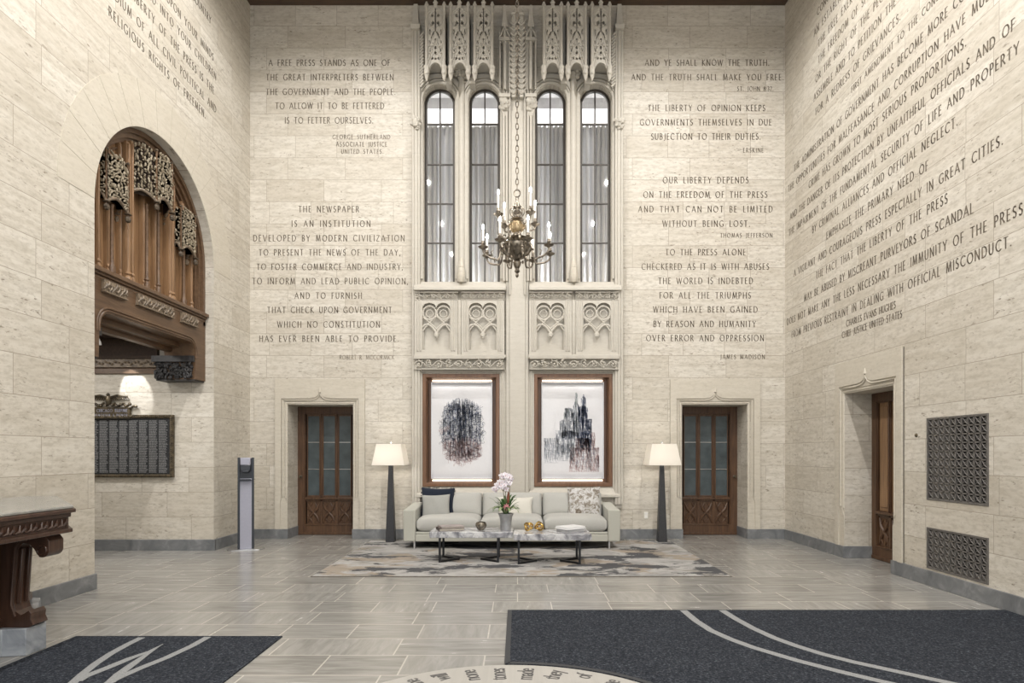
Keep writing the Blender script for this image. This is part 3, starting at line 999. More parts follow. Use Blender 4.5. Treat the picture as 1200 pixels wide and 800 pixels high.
def door(name, loc, rz, label, glazed=True, flip=1):
    """leaf 1.16 x 2.37, local x across from -0.58 to 0.58, front towards -y"""
    root = empty(name, loc, rz, label, 'door', None, 'structure')
    W, H = 1.16, 2.375
    cols = [(-0.435, -0.145), (-0.145, 0.145), (0.145, 0.435)]
    mb = MB()
    st = 0.145
    mb.box(-W / 2, -W / 2 + st, 0, 0.05, 0.0, H)
    mb.box(W / 2 - st, W / 2, 0, 0.05, 0.0, H)
    mb.box(-W / 2 + st, W / 2 - st, 0, 0.05, 0, 0.195)
    mb.box(-W / 2 + st, W / 2 - st, 0, 0.05, 0.62, 0.70)
    mb.box(-W / 2 + st, W / 2 - st, 0, 0.05, H - 0.145, H)
    for u in (-0.145, 0.145):
        mb.box(u - 0.022, u + 0.022, 0.0, 0.05, 0.195, H - 0.145)
        mb.tube([(u, -0.008, 0.70), (u, -0.008, H - 0.145)], 0.014, 8)
    mb.box(-W / 2 + st - 0.01, W / 2 - st + 0.01, -0.03, 0.0, 0.655, 0.69)
    mb.box(-W / 2 + st - 0.01, W / 2 - st + 0.01, -0.015, 0.0, 0.18, 0.2)
    mb.box(-W / 2, W / 2, -0.012, 0.0, 0.0, 0.05)
    # frame beads round the whole field
    mb.tube([(-W / 2 + st - 0.02, -0.004, 0.2), (-W / 2 + st - 0.02, -0.004, H - 0.125), (W / 2 - st + 0.02, -0.004, H - 0.125), (W / 2 - st + 0.02, -0.004, 0.2)], 0.012, 8)
    mb.build('door_frame', M['door'], root, 0.005)
    for (a, b) in cols:
        z0, z1 = 0.715, H - 0.16
        ca, cb = a + 0.034, b - 0.034
        if glazed:
            mb = MB()
            mb.plate(rect(a + 0.02, b - 0.02, z0 - 0.015, z1 + 0.015), [rect(ca + 0.006, cb - 0.006, z0 + 0.015, z1 - 0.015)], 0.0, 0.02, None, lambda u, v, w: (u, 0.03 - w, v))
            mb.build('glazing_bead', M['door'], root, 0.003)
            mb = MB()
            mb.box(ca, cb, 0.028, 0.036, z0, z1)
            g = mb.build('glass_panel', M['door_glass'], root)
            mb = MB()
            for k in (1, 2):
                z = z0 + (z1 - z0) * k / 3
                mb.box(ca, cb, 0.016, 0.028, z - 0.006, z + 0.006)
            mb.build('lead_bar', M['chrome'], g)
        else:
            mb = MB()
            mb.box(a + 0.02, b - 0.02, 0.02, 0.045, z0 - 0.015, z1 + 0.015)
            mb.box(ca + 0.03, cb - 0.03, 0.006, 0.02, z0 + 0.04, z1 - 0.04)
            mb.build('upper_panel', M['panel_oak'], root, 0.008)
        # carved lower panel with a four-leaf diagonal ornament
        mb = MB()
        pc, pz = (a + b) / 2, 0.41
        mb.box(a + 0.02, b - 0.02, 0.02, 0.045, 0.19, 0.63)
        hw_, hh_ = 0.115, 0.195
        for sx in (-1, 1):
            for sz in (-1, 1):
                mb.tube([(pc, 0.014, pz), (pc + sx * hw_ * 0.55, 0.008, pz + sz * hh_ * 0.35), (pc + sx * hw_ * 0.95, 0.014, pz + sz * hh_ * 0.95)], [0.02, 0.026, 0.008], 7)
                mb.tube([(pc + sx * 0.02, 0.016, pz + sz * hh_ * 0.95), (pc + sx * hw_ * 0.5, 0.012, pz + sz * hh_ * 0.62), (pc + sx * hw_, 0.016, pz + sz * hh_ * 0.25)], [0.006, 0.014, 0.006], 6)
        mb.ball((pc, 0.01, pz), 0.028, 0.02, 0.028, 8)
        mb.build('carved_panel', M['door'], root)
    mb = MB()
    kx = -flip * (W / 2 - 0.06)
    mb.lathe([(0.026, 0), (0.026, 0.008), (0.011, 0.012), (0.011, 0.035), (0.026, 0.045), (0.028, 0.058), (0.016, 0.07)], (0, 0, 0), 12, None, lambda x, y, z: (kx + x, -z, 1.08 + y))
    mb.build('door_knob', M['bronze'], root)
    return root


door('door_1', ((D0 + D1) / 2, 0.5, 0.004), 0, 'dark oak door with three glazed columns left of the sofa', True, 1)
door('door_2', (-(D0 + D1) / 2, 0.5, 0.004), 0, 'dark oak door with three glazed columns right of the sofa', True, -1)
door('door_3', (5.14, (RY0 + RY1) / 2, 0.004), -PI / 2, 'dark oak panelled door in the right wall', False, -1)
# dark stop behind each door opening
mb = MB()
mb.box(D0 - 0.1, D1 + 0.1, 0.62, 0.68, 0, 2.6)
mb.box(-D1 - 0.1, -D0 + 0.1, 0.62, 0.68, 0, 2.6)
mb.box(5.36, 5.42, RY0 - 0.1, RY1 + 0.1, 0, 2.6)
tag(mb.build('wall_behind_doors', M['black'], smooth=0), 'dark closing behind the doors', 'wall', kind='structure')

# ------------------------------------------------------------------ tall windows and curtains
WL = ['leftmost', 'second', 'third', 'rightmost']
for i, c in enumerate(WIN):
    root = empty('window_%d' % (i + 1), (0, 0, 0), 0, '%s of four tall round-headed steel windows' % WL[i], 'window', None, 'structure')
    mb = MB()
    t = 0.045
    mb.plate(arch(c - WR, c + WR, WZ0, WZS), [arch(c - WR + t, c + WR - t, WZ0 + t, WZS)], 0, 0.05, None, XB(0.16))
    mb.build('window_frame', M['iron'], root)
    mb = MB()
    mb.box(c - 0.012, c + 0.012, 0.115, 0.15, WZ0 + t * 0.5, WZS + WR - t * 0.5)
    for py in (146, 193, 239, 285):
        z = bz(py, 0.13)
        mb.box(c - WR + t * 0.5, c + WR - t * 0.5, 0.118, 0.148, z - 0.011, z + 0.011)
    mb.build('glazing_bar', M['iron'], root)
    mb = MB()
    mb.plate(arch(c - WR + 0.02, c + WR - 0.02, WZ0 + 0.02, WZS), (), 0, 0.006, None, XB(0.142))
    mb.build('window_pane', M['glass'], root)
    # curtain with deep folds, hung from rings
    mb = MB()
    zt, zb = 7.73, 4.06
    n = 200
    cols = []
    rnd = random.Random(20 + i)
    ph = rnd.uniform(0, 6)
    x0, x1 = c - 0.352, c + 0.352
    for j in range(n + 1):
        u = j / n
        cols.append((x0 + (x1 - x0) * u, 0.80 + 0.06 * math.sin(2 * PI * u * 7.0 + ph + 0.9 * math.sin(u * 9 + ph)) + 0.018 * math.sin(u * 31 + ph)))
    nz = 10
    vs, fs = [], []
    for k in range(nz + 1):
        z = zb + (zt - zb) * k / nz
        for (x, y) in cols:
            vs.append((x + 0.040 * math.sin(2 * (2 * PI * (x - x0) / (x1 - x0) * 7.0 + ph + 0.9 * math.sin((x - x0) / (x1 - x0) * 9 + ph))) + 0.006 * math.sin(k * 1.3 + x * 9), 0.80 + (y - 0.80) * (1.0 - 0.25 * k / nz), z))
    for k in range(nz):
        for j in range(n):
            a = k * (n + 1) + j
            fs.append((a, a + 1, a + n + 2, a + n + 1))
    mb.add(vs, fs)
    cu = mb.build('curtain', M['curtain'], None, smooth=180)
    so = cu.modifiers.new('thick', 'SOLIDIFY')
    so.thickness = 0.004
    tag(cu, 'pale pleated curtain behind the %s tall window' % WL[i], 'curtain', 'curtains behind the tall windows')
    mb = MB()
    mb.box(x0, x1, 0.785, 0.815, zt + 0.045, zt + 0.065)
    for j in range(9):
        x = x0 + 0.05 + (x1 - x0 - 0.1) * j / 8
        mb.box(x - 0.012, x + 0.012, 0.79, 0.81, zt - 0.03, zt + 0.05)
    mb.build('curtain_track', M['chrome'], cu)

# ------------------------------------------------------------------ carved central bay
# centre pilaster
root = empty('trim_4', (0, 0, 0), 0, 'central stone pilaster between the window pairs', 'pilaster', None, 'structure')
mb = MB()
mb.box(bx(593), bx(619.5), -0.07, 0, 0.62, TOP - 0.35)
mb.box(bx(597), bx(615.5), -0.095, -0.07, 0.62, 7.55)
mb.build('pilaster_shaft', M['carved'], root, 0.01)
mb = MB()
for px in (590.5, 594, 618.5, 622):
    X = bx(px)
    mb.tube([(X, -0.085, 4.55), (X, -0.085, 9.0)], 0.022, 8)
for px in (597.5, 615):
    X = bx(px)
    mb.tube([(X, -0.12, 4.3), (X, -0.12, 7.9)], 0.016, 8)
mb.build('pilaster_rolls', M['carved'], root)
mb = MB()   # crocketed strips
for px, s in ((602, -1), (611, 1)):
    X = bx(px)
    mb.box(X - 0.035, X + 0.035, -0.16, -0.07, 7.75, 9.12)
    z = 7.8
    while z < 9.05:
        for q in (-1, 1):
            mb.tube([(X, -0.165, z), (X + q * 0.045, -0.185, z + 0.035), (X + q * 0.075, -0.16, z + 0.10)], [0.018, 0.02, 0.007], 6)
        z += 0.092
    mb.tube([(X, -0.12, 9.1), (X, -0.12, 9.24), (X, -0.12, 9.34)], [0.04, 0.028, 0.006], 8)
    mb.ball((X, -0.13, 9.22), 0.055, 0.05, 0.03, 8)
mb.build('crocket_strip', M['carved'], root)
mb = MB()
for px in (591.5, 622):
    X = bx(px)
    mb.tube([(X, -0.12, 7.9), (X, -0.12, 8.98)], 0.03, 8)
    mb.box(X - 0.1, X + 0.1, -0.17, -0.06, 8.74, 8.79)
    mb.frustum(X, -0.115, 8.98, 9.38, 0.055, 0.05, 0.015, 0.015)
    mb.tube([(X - 0.09, -0.15, 8.80), (X, -0.17, 8.98), (X + 0.09, -0.15, 8.80)], 0.018, 6)
    mb.tube([(X - 0.085, -0.12, 7.9), (X - 0.085, -0.12, 8.92)], 0.018, 8)
    mb.tube([(X + 0.085, -0.12, 7.9), (X + 0.085, -0.12, 8.92)], 0.018, 8)
mb.build('pinnacle', M['carved'], root)


def clump(mb, c, r, n, seed, mat=None, squash=0.8):
    rn_ = random.Random(seed)
    for k in range(n):
        a, b = rn_.uniform(0, 2 * PI), rn_.uniform(-1, 1)
        p = (c[0] + r * 0.75 * math.cos(a) * math.sqrt(1 - b * b), c[1] - abs(r * 0.6 * math.sin(a)) * math.sqrt(1 - b * b), c[2] + r * b * 0.95)
        q = r * rn_.uniform(0.25, 0.42)
        mb.ball(p, q, q * squash, q * rn_.uniform(0.7, 1.2), 7, mat)


for k, (px, py) in enumerate(((591.5, 121), (622, 121))):
    mb = MB()
    X, Z = bx(px, -0.12), bz(py, -0.12)
    mb.ball((X, -0.1, Z), 0.085, 0.08, 0.11, 12)
    mb.ball((X, -0.18, Z - 0.02), 0.018, 0.025, 0.03, 8)
    mb.box(X - 0.10, X + 0.10, -0.17, 0, Z + 0.09, Z + 0.15)
    clump(mb, (X, -0.09, Z), 0.115, 16, 5 + k)
    mb.frustum(X, -0.06, Z - 0.2, Z - 0.08, 0.03, 0.03, 0.08, 0.06)
    o = mb.build('carved_corbel', M['carved'], None)
    tag(o, 'carved head corbel %s of the chandelier chain' % ('left', 'right')[k], 'corbel', 'carved stone corbels')

# outer shafts with bosses
for k, s in enumerate((-1, 1)):
    root = empty('trim_%d' % (5 + k), (0, 0, 0), 0, 'slender stone shaft with a carved boss %s of the windows' % ('left', 'right')[k], 'shaft', None, 'structure')
    mb = MB()
    XO = s * 1.79
    mb.box(XO - 0.05, XO + 0.05, -0.06, 0, 0.55, 9.2)
    for dx, r, z0 in ((-0.052, 0.024, 0.62), (0.0, 0.034, 0.62), (0.052, 0.024, 0.62)):
        mb.tube([(XO + dx, -0.075, z0), (XO + dx, -0.075, 9.1)], r, 10)
    mb.frustum(XO, -0.09, 8.95, 9.02, 0.07, 0.06, 0.09, 0.08)
    mb.frustum(XO, -0.09, 9.02, 9.40, 0.06, 0.06, 0.035, 0.035)
    mb.build('shaft', M['carved'], root)
    mb = MB()   # rope strip
    z = 7.95
    xs = XO - s * 0.11
    while z < 8.85:
        mb.tube([(xs - 0.03, -0.12, z), (xs + 0.03, -0.14, z + 0.055)], 0.02, 6)
        z += 0.055
    mb.build('rope_moulding', M['carved'], root)
    mb = MB()
    Z = bz(144, -0.1)
    mb.ball((XO, -0.11, Z), 0.075, 0.06, 0.09, 10)
    clump(mb, (XO, -0.1, Z), 0.105, 14, 31 + k)
    mb.build('carved_boss', M['carved'], root)

# window mullions, arch rolls, sills
for k, s in enumerate((-1, 1)):
    root = empty('trim_%d' % (7 + k), (0, 0, 0), 0, 'stone mullion and sill of the %s window pair' % ('left', 'right')[k], 'mullion', None, 'structure')
    mb = MB()
    XM = s * 0.9885
    mb.box(XM - 0.085, XM + 0.085, -0.05, 0, 4.55, 7.9)
    mb.tube([(XM, -0.05, 4.75), (XM, -0.05, 8.3)], 0.055, 10)
    for c in (WIN[0], WIN[1]) if s < 0 else (WIN[2], WIN[3]):
        for rr, w in ((WR + 0.035, 0.028), (WR + 0.085, 0.022)):
            pts = [(c - rr, -0.02, WZ0 + 0.06), (c - rr, -0.02, WZS)] + [(p[0], -0.02, p[1]) for p in arc(c, WZS, rr, rr, 180, 0, 18)] + [(c + rr, -0.02, WZ0 + 0.06)]
            mb.tube(pts, w, 8)
        mb.plate(arc(c, WZS, WR + 0.18, WR + 0.18, 0, 180, 18) + arc(c, WZS, WR + 0.11, WR + 0.11, 180, 0, 18), (), 0, 0.05, None, XB())
    mb.build('mullion', M['carved'], root)
    mb = MB()   # sloped sill
    a, b = (bx(486.5), bx(593)) if s < 0 else (bx(620), bx(727))
    mb.add([(a, -0.17, 4.37), (b, -0.17, 4.37), (b, -0.17, 4.42), (a, -0.17, 4.42), (a, 0.0, 4.37), (b, 0, 4.37), (b, 0.0, 4.56), (a, 0, 4.56)],
           [(0, 1, 2, 3), (3, 2, 6, 7), (0, 3, 7, 4), (1, 5, 6, 2), (0, 4, 5, 1), (4, 7, 6, 5)])
    mb.build('window_sill', M['carved'], root, 0.006)
    mb = MB()   # niche figure under and canopy leaf over the mullion
    mb.tube([(XM, -0.13, 4.52), (XM, -0.14, 4.62), (XM, -0.13, 4.72), (XM, -0.12, 4.84), (XM, -0.10, 4.95)], [0.045, 0.075, 0.06, 0.05, 0.015], 9)
    mb.ball((XM, -0.14, 4.78), 0.05, 0.05, 0.055, 8)
    mb.build('carved_foot', M['stone_smooth'], root)
    mb = MB()
    Zc = bz(82, -0.1)
    clump(mb, (XM, -0.04, Zc), 0.14, 22, 60 + k)
    clump(mb, (XM, -0.03, Zc - 0.16), 0.09, 10, 70 + k)
    mb.build('carved_capital', M['stone_smooth'], root)


# stone canopies
def canopy(cx, label, dark=False):
    Yc, HWc = -0.36, 0.150
    root = empty('stone_canopy', (cx, 0, 7.95), 0, label, 'carved canopy', 'carved stone canopies over the windows')
    zt = 9.13
    z0 = 7.95
    k = 1 / 545.6 * 1.0

    def zz(y): return bz(y / 8.0, Yc) - z0
    xf = lambda u, v, w: (u, Yc - w, v)
    # openwork front
    mb = MB()
    outer = [(-HWc, zz(690)), (-0.112, zz(690))] + [(-0.106, zz(640))] + [(p[0], p[1]) for p in arc(0, zz(640), 0.092, 0.10, 175, 5, 10)] + [(0.106, zz(640)), (0.112, zz(690)), (HWc, zz(690)), (HWc, zz(60)), (0.06, zz(75)), (0, zz(30)), (-0.06, zz(75)), (-HWc, zz(60))]
    hs = []
    for (dx, dy, w, h) in ((27, 145, 17, 27), (24, 212, 20, 26), (38, 238, 18, 18), (25, 330, 15, 62), (52, 300, 12, 40), (18, 408, 13, 18), (34, 545, 22, 22), (46, 470, 13, 30), (52, 395, 12, 26)):
        for q in (-1, 1):
            hs.append(ell(q * dx * k, zz(dy), w * k / 1.35, h * k / 1.45, 8, 0.35 * q if h > 40 else 0))
    for (dy, w, h) in ((375, 12, 28), (445, 15, 27), (494, 15, 27), (550, 16, 18)):
        hs.append(ell(0, zz(dy), w * k / 1.35, h * k / 1.45, 8))
    mb.plate(outer, hs, -0.05, 0.0, None, xf)
    mb.build('openwork_front', M['carved'], root, 0.004, 1)
    # raised ribs: ogee gables
    mb = MB()
    for q in (-1, 1):
        def R(pts, r):
            mb.tube([(q * p[0] * k, Yc - 0.008, zz(p[1])) for p in pts], r, 6)
        R(bez((88, 190), (80, 110), (40, 100), (0, 70), 8), 0.012)
        R(bez((70, 215), (62, 135), (30, 125), (0, 100), 8), 0.0075)
        R(bez((0, 262), (35, 255), (60, 235), (66, 195), 8), 0.0065)
        R(bez((100, 690), (70, 600), (45, 480), (5, 380), 10), 0.010)
        R(bez((62, 640), (50, 560), (30, 520), (0, 470), 8), 0.0075)
        R(bez((66, 262), (55, 330), (20, 330), (4, 420), 8), 0.0065)
        R(bez((0, 280), (10, 340), (40, 360), (70, 440), 8), 0.0065)
        R(bez((70, 440), (40, 470), (20, 500), (0, 520), 6), 0.006)
        R([(0, 60), (0, 300)], 0.010)
        # crockets along the lower gable
        for t in (0.2, 0.4, 0.6, 0.8):
            p = bez((100, 690), (70, 600), (45, 480), (5, 380), 10)[int(t * 10)]
            mb.ball((q * (p[0] + 6) * k, Yc - 0.02, zz(p[1] - 4)), 0.018, 0.018, 0.016, 6)
        mb.ball((q * 62 * k, Yc - 0.01, zz(430)), 0.022, 0.02, 0.02, 6)
    mb.build('gable_ribs', M['carved'], root)
    # corner posts, side panels and pinnacles
    mb = MB()
    for q in (-1, 1):
        X = q * HWc
        mb.box(X - 0.022, X + 0.022, Yc - 0.03, Yc + 0.03, zz(660), zz(62))
        mb.tube([(X, Yc - 0.035, zz(650)), (X, Yc - 0.035, zz(70))], 0.014, 6)
        mb.frustum(X, Yc, zz(62), zz(18), 0.034, 0.034, 0.012, 0.012)
        mb.ball((X, Yc, zz(45)), 0.038, 0.035, 0.02, 6)
        mb.add([(X, Yc, zz(690)), (X + q * 0.01, -0.01, zz(690)), (X + q * 0.01, -0.01, zz(60)), (X, Yc, zz(60))], [(0, 1, 2, 3), (3, 2, 1, 0)])
        # pendant
        mb.lathe([(0.004, -0.2), (0.03, -0.15), (0.038, -0.10), (0.05, -0.05), (0.042, 0.0), (0.055, 0.04), (0.03, 0.08)], (X, Yc, zz(650)), 8)
        mb.ball((X, Yc - 0.04, zz(690)), 0.03, 0.02, 0.03, 6)
    mb.build('corner_post', M['carved'], root)
    mb = MB()
    mb.frustum(0, Yc + 0.0, zz(85), zz(-55), 0.036, 0.03, 0.008, 0.008)
    mb.ball((0, Yc, zz(25)), 0.045, 0.04, 0.02, 8)
    mb.build('finial', M['carved'], root)
    # back slab, and a shelf added underneath to keep the openwork holes dark
    mb = MB()
    mb.box(-HWc, HWc, -0.06, -0.005, zz(560), zz(40))
    mb.box(-HWc, HWc, Yc + 0.05, -0.01, zz(575), zz(555))
    mb.build('canopy_back', M['carved'], root)
    return root


CN = ['leftmost', 'second', 'third', 'fourth', 'fifth', 'rightmost']
for i, c in enumerate((-1.41, -0.997, -0.585, 0.602, 1.016, 1.43)):
    canopy(c, '%s of six carved stone canopies above the windows' % CN[i])
# thin shafts between canopies
mb = MB()
for c in (-1.20, -0.79, 0.81, 1.222):
    mb.tube([(c, -0.2, 7.98), (c, -0.2, 9.0)], 0.022, 8)
    mb.frustum(c, -0.2, 9.0, 9.12, 0.025, 0.025, 0.008, 0.008)
    mb.box(c - 0.05, c + 0.05, -0.22, 0, 7.95, 8.05)
mb.build('canopy_shaft', M['carved'], bpy.data.objects['trim_4'])


# vine friezes
def vine(name, x0, x1, z0, z1, y, label, cat, group, seed, waves):
    root = empty(name, ((x0 + x1) / 2, 0, z0), 0, label, cat, group)
    W, H = x1 - x0, z1 - z0
    mb = MB()
    mb.box(-W / 2, W / 2, -0.025, -0.003, 0.0, H)
    mb.box(-W / 2 - 0.01, W / 2 + 0.01, y - 0.03, -0.003, H * 0.90, H)
    mb.box(-W / 2 - 0.01, W / 2 + 0.01, y - 0.01, -0.003, 0, H * 0.08)
    mb.build('frieze_back', M['carved'], root, 0.004)
    mb = MB()
    n = waves * 10
    pts = []
    for i in range(n + 1):
        t = i / n
        pts.append((-W / 2 + W * t, y - 0.0, H / 2 + 0.26 * H * math.sin(2 * PI * waves * t / 2)))
    mb.tube(pts, H * 0.045, 6)
    rn_ = random.Random(seed)
    for i in range(waves):
        t = (i + 0.5) / waves
        s = 1 if math.sin(2 * PI * waves * t / 2) < 0 else -1
        cx, cz = -W / 2 + W * t, H / 2 + s * H * 0.06
        # spiral with leaves
        sp = []
        for j in range(12):
            a = j / 11 * 2 * PI * 1.1
            r = H * 0.30 * (1 - j / 14)
            sp.append((cx + r * math.cos(a * s + PI / 2), y - 0.012, cz + r * math.sin(a * s + PI / 2)))
        mb.tube(sp, H * 0.04, 6)
        for j in range(6):
            a = rn_.uniform(0, 2 * PI)
            r = H * rn_.uniform(0.16, 0.38)
            mb.ball((cx + r * math.cos(a), y - 0.012, H / 2 + r * math.sin(a) * 0.95), H * 0.11, 0.018, H * 0.055, 7, None, None, Matrix.Rotation(-a + rn_.uniform(-0.6, 0.6), 4, 'Y'))
        mb.ball((cx, y - 0.015, cz), H * 0.08, 0.02, H * 0.08, 7)
    mb.build('carved_vine', M['carved'], root)
    return root


vine('carved_frieze', bx(487), bx(590.5), bz(434), bz(420.5), -0.13, 'carved vine frieze above the left framed artwork', 'frieze', 'carved vine friezes', 1, 9)
vine('carved_frieze', bx(621), bx(723), bz(434), bz(420.5), -0.13, 'carved vine frieze above the right framed artwork', 'frieze', 'carved vine friezes', 2, 9)
PANX = [(487.5, 537), (541.5, 591), (620, 669.5), (674, 723)]
PW = ['under the leftmost window', 'under the second window', 'under the third window', 'under the rightmost window']
for i, (a, b) in enumerate(PANX):
    vine('carved_frieze', bx(a), bx(b), bz(353.5), bz(344), -0.11, 'short carved leaf frieze %s' % PW[i], 'frieze', 'short leaf friezes under the windows', 10 + i, 6)
    # blind tracery panel
    x0, x1, z0, z1 = bx(a), bx(b), bz(417), bz(354)
    root = empty('tracery_panel', ((x0 + x1) / 2, 0, z0), 0, 'blind tracery stone panel %s' % PW[i], 'stone panel', 'blind tracery panels')
    W, H = x1 - x0, z1 - z0
    mb = MB()
    hx = W * 0.325
    mb.plate(rect(-W / 2, W / 2, 0, H), [[(-hx, 0.09), (hx, 0.09), (hx, H * 0.90)] + arc(hx / 2, H * 0.86, hx / 2, H * 0.10, 0, 180, 8) + arc(-hx / 2, H * 0.86, hx / 2, H * 0.10, 0, 180, 8)], 0.003, 0.125, None, XB())
    mb.build('panel_frame', M['carved'], root, 0.008)
    mb = MB()
    mb.box(-hx - 0.02, hx + 0.02, -0.012, -0.003, 0.07, H * 0.98)
    mb.build('panel_field', M['carved'], root)
    mb = MB()
    for u in (-W * 0.43, -W * 0.365, W * 0.365, W * 0.43):
        mb.tube([(u, -0.125, 0.07), (u, -0.125, H)], 0.018, 8)
    y = -0.085
    for q in (-1, 1):
        lobe = arc(q * hx * 0.5, H * 0.78, hx * 0.48, H * 0.125, 60 if q > 0 else 120, 420 if q > 0 else 480, 18)
        mb.tube([(p[0], y, p[1]) for p in lobe], 0.016, 7)
        mb.tube([(p[0], y + 0.01, p[1]) for p in arc(q * hx * 0.5, H * 0.77, hx * 0.26, H * 0.07, 0, 360, 12)], 0.010, 6)
        mb.tube([(p[0], y, p[1]) for p in bez((q * hx, H * 0.52), (q * hx * 0.7, H * 0.62), (q * hx * 0.3, H * 0.55), (0, H * 0.40), 8)], 0.021, 7)
        mb.tube([(p[0], y, p[1]) for p in bez((q * hx * 0.98, H * 0.70), (q * hx * 0.6, H * 0.62), (q * hx * 0.45, H * 0.60), (-q * hx * 0.1, H * 0.46), 8)], 0.014, 7)
        mb.tube([(p[0], y, p[1]) for p in bez((0, H * 0.72), (q * hx * 0.25, H * 0.66), (q * hx * 0.55, H * 0.62), (q * hx, H * 0.44), 8)], 0.014, 7)
        mb.tube([(q * hx * 0.98, -0.06, 0.1), (q * hx * 0.98, -0.06, H * 0.52)], 0.016, 7)
    mb.ball((0, y - 0.015, H * 0.375), 0.05, 0.035, 0.05, 8)
    clump(mb, (0, y, H * 0.36), 0.05, 7, 90 + i)
    mb.build('tracery_ribs', M['carved'], root)
# divider between the panels of a pair, ledges
for k, s in enumerate((-1, 1)):
    root = empty('trim_%d' % (9 + k), (0, 0, 0), 0, 'stone ledges and moulding round the %s artwork niche' % ('left', 'right')[k], 'moulding', None, 'structure')
    mb = MB()
    XM = s * 1.0
    a, b = (bx(486.5), bx(593)) if s < 0 else (bx(619), bx(725))
    xm = bx(539.2) if s < 0 else bx(671.7)
    mb.tube([(xm, -0.09, bz(419)), (xm, -0.14, bz(405)), (xm, -0.14, bz(354))], 0.035, 8)
    mb.box(a, b, -0.16, 0, bz(420.5), bz(417))
    mb.build('ledge', M['carved'], root, 0.005)
    mb = MB()
    n0, n1 = NICHE[0 if s < 0 else 1]
    zb = bz(578)
    for off, w, r in ((0.045, 0.03, 0.026), (0.10, 0.02, 0.022)):
        pts = [(n0 - off, -w, zb), (n0 - off, -w, bz(435)), (n1 + off, -w, bz(435)), (n1 + off, -w, zb)]
        mb.tube(pts, r, 8)
    mb.box(n0 - 0.13, n0, -0.03, 0, NZ0 - 0.05, bz(434.5))
    mb.box(n1, n1 + 0.13, -0.03, 0, NZ0 - 0.05, bz(434.5))
    mb.build('niche_moulding', M['carved'], root)
    mb = MB()   # splayed sill under the artwork
    mb.add([(n0 - 0.13, -0.11, 0.74), (n1 + 0.13, -0.11, 0.74), (n1 + 0.13, -0.11, 0.79), (n0 - 0.13, -0.11, 0.79), (n0 - 0.13, 0, 0.74), (n1 + 0.13, 0, 0.74), (n1 + 0.02, 0, NZ0 - 0.01), (n0 - 0.02, 0, NZ0 - 0.01)],
           [(0, 1, 2, 3), (3, 2, 6, 7), (0, 3, 7, 4), (1, 5, 6, 2), (0, 4, 5, 1), (4, 7, 6, 5)])
    mb.build('splayed_sill', M['carved'], root, 0.006)

# ------------------------------------------------------------------ framed artworks
def frame_art(n0, n1, label, drawing):
    c = (n0 + n1) / 2
    W, H = n1 - n0 - 0.006, NZ1 - NZ0 - 0.006
    root = empty('framed_artwork', (c, 0, NZ0 + 0.003), 0, label, 'artwork', 'framed ink drawings over the sofa')
    t = 0.062
    mb = MB()
    mb.plate(rect(-W / 2, W / 2, 0, H), [rect(-W / 2 + t, W / 2 - t, t, H - t)], -0.06, 0.03, None, XB())
    t2 = 0.072
    mb.plate(rect(-W / 2 + 0.02, W / 2 - 0.02, 0.02, H - 0.02), [rect(-W / 2 + t2, W / 2 - t2, t2, H - t2)], -0.20, -0.06, None, XB())
    mb.build('wooden_frame', M['frame_wood'], root, 0.006)
    mb = MB()
    mb.box(-W / 2 + 0.02, W / 2 - 0.02, 0.20, 0.22, 0.02, H - 0.02)
    mb.build('backing_panel', M['frame_wood'], root)
    # raised paper tray with a curved face
    pw, ph = W * 0.785 / 2, H * 0.855
    zb = (H - ph) / 2 - 0.0
    mb = MB()
    n = 24
    vs, fs = [], []
    for i in range(n + 1):
        v = i / n
        y = 0.115 + 0.05 * (1 - min(1, min(v, 1 - v) / 0.075)) ** 2
        for u in (-pw, pw):
            vs.append((u, y, zb + ph * v))
    for i in range(n):
        fs.append((2 * i, 2 * i + 1, 2 * i + 3, 2 * i + 2))
    mb.add(vs, fs)
    mb.box(-pw - 0.012, -pw, 0.09, 0.2, zb, zb + ph)
    mb.box(pw, pw + 0.012, 0.09, 0.2, zb, zb + ph)
    mb.box(-pw - 0.012, pw + 0.012, 0.09, 0.2, zb - 0.012, zb)
    mb.box(-pw - 0.012, pw + 0.012, 0.09, 0.2, zb + ph, zb + ph + 0.012)
    pp = mb.build('paper_tray', M['paper'], root)
    drawing(pp, pw, ph, zb)
    for z in (zb + ph + 0.03, zb - 0.06):     # warm light strips tucked above and below the tray
        mb = MB()
        mb.box(-pw, pw, 0.16, 0.175, z, z + 0.03)
        mb.build('light_strip', M['strip'], root)
    # picture lights hidden in the frame
    for z, rx, e in ((H - t2 - 0.005, 0.35, 4.2), (t2 + 0.005, PI - 0.35, 2.0)):
        l = lamp('frame_light', 'AREA', (0, 0.045, z), e * 0.16, (1, 0.95, 0.9), (rx, 0, 0), shape='RECTANGLE', size=W * 0.75, size_y=0.02)
        l.parent = root
    return root


INK = [plain('ink_navy', (0.10, 0.125, 0.21), 0.8), plain('ink_black', (0.055, 0.06, 0.08), 0.8), plain('ink_grey', (0.33, 0.36, 0.41), 0.8), plain('ink_rose', (0.42, 0.285, 0.285), 0.8), plain('ink_sage', (0.33, 0.38, 0.38), 0.8)]


def strokes(mb, segs, y=0.1135):
    for (a, b, w, m) in segs:
        dx, dz = b[0] - a[0], b[1] - a[1]
        L = math.hypot(dx, dz)
        if L < 1e-5: continue
        px, pz = -dz / L * w / 2, dx / L * w / 2
        mb.add([(a[0] + px, y, a[1] + pz), (a[0] - px, y, a[1] - pz), (b[0] - px, y, b[1] - pz), (b[0] + px, y, b[1] + pz)], [(0, 1, 2, 3)], INK[m])


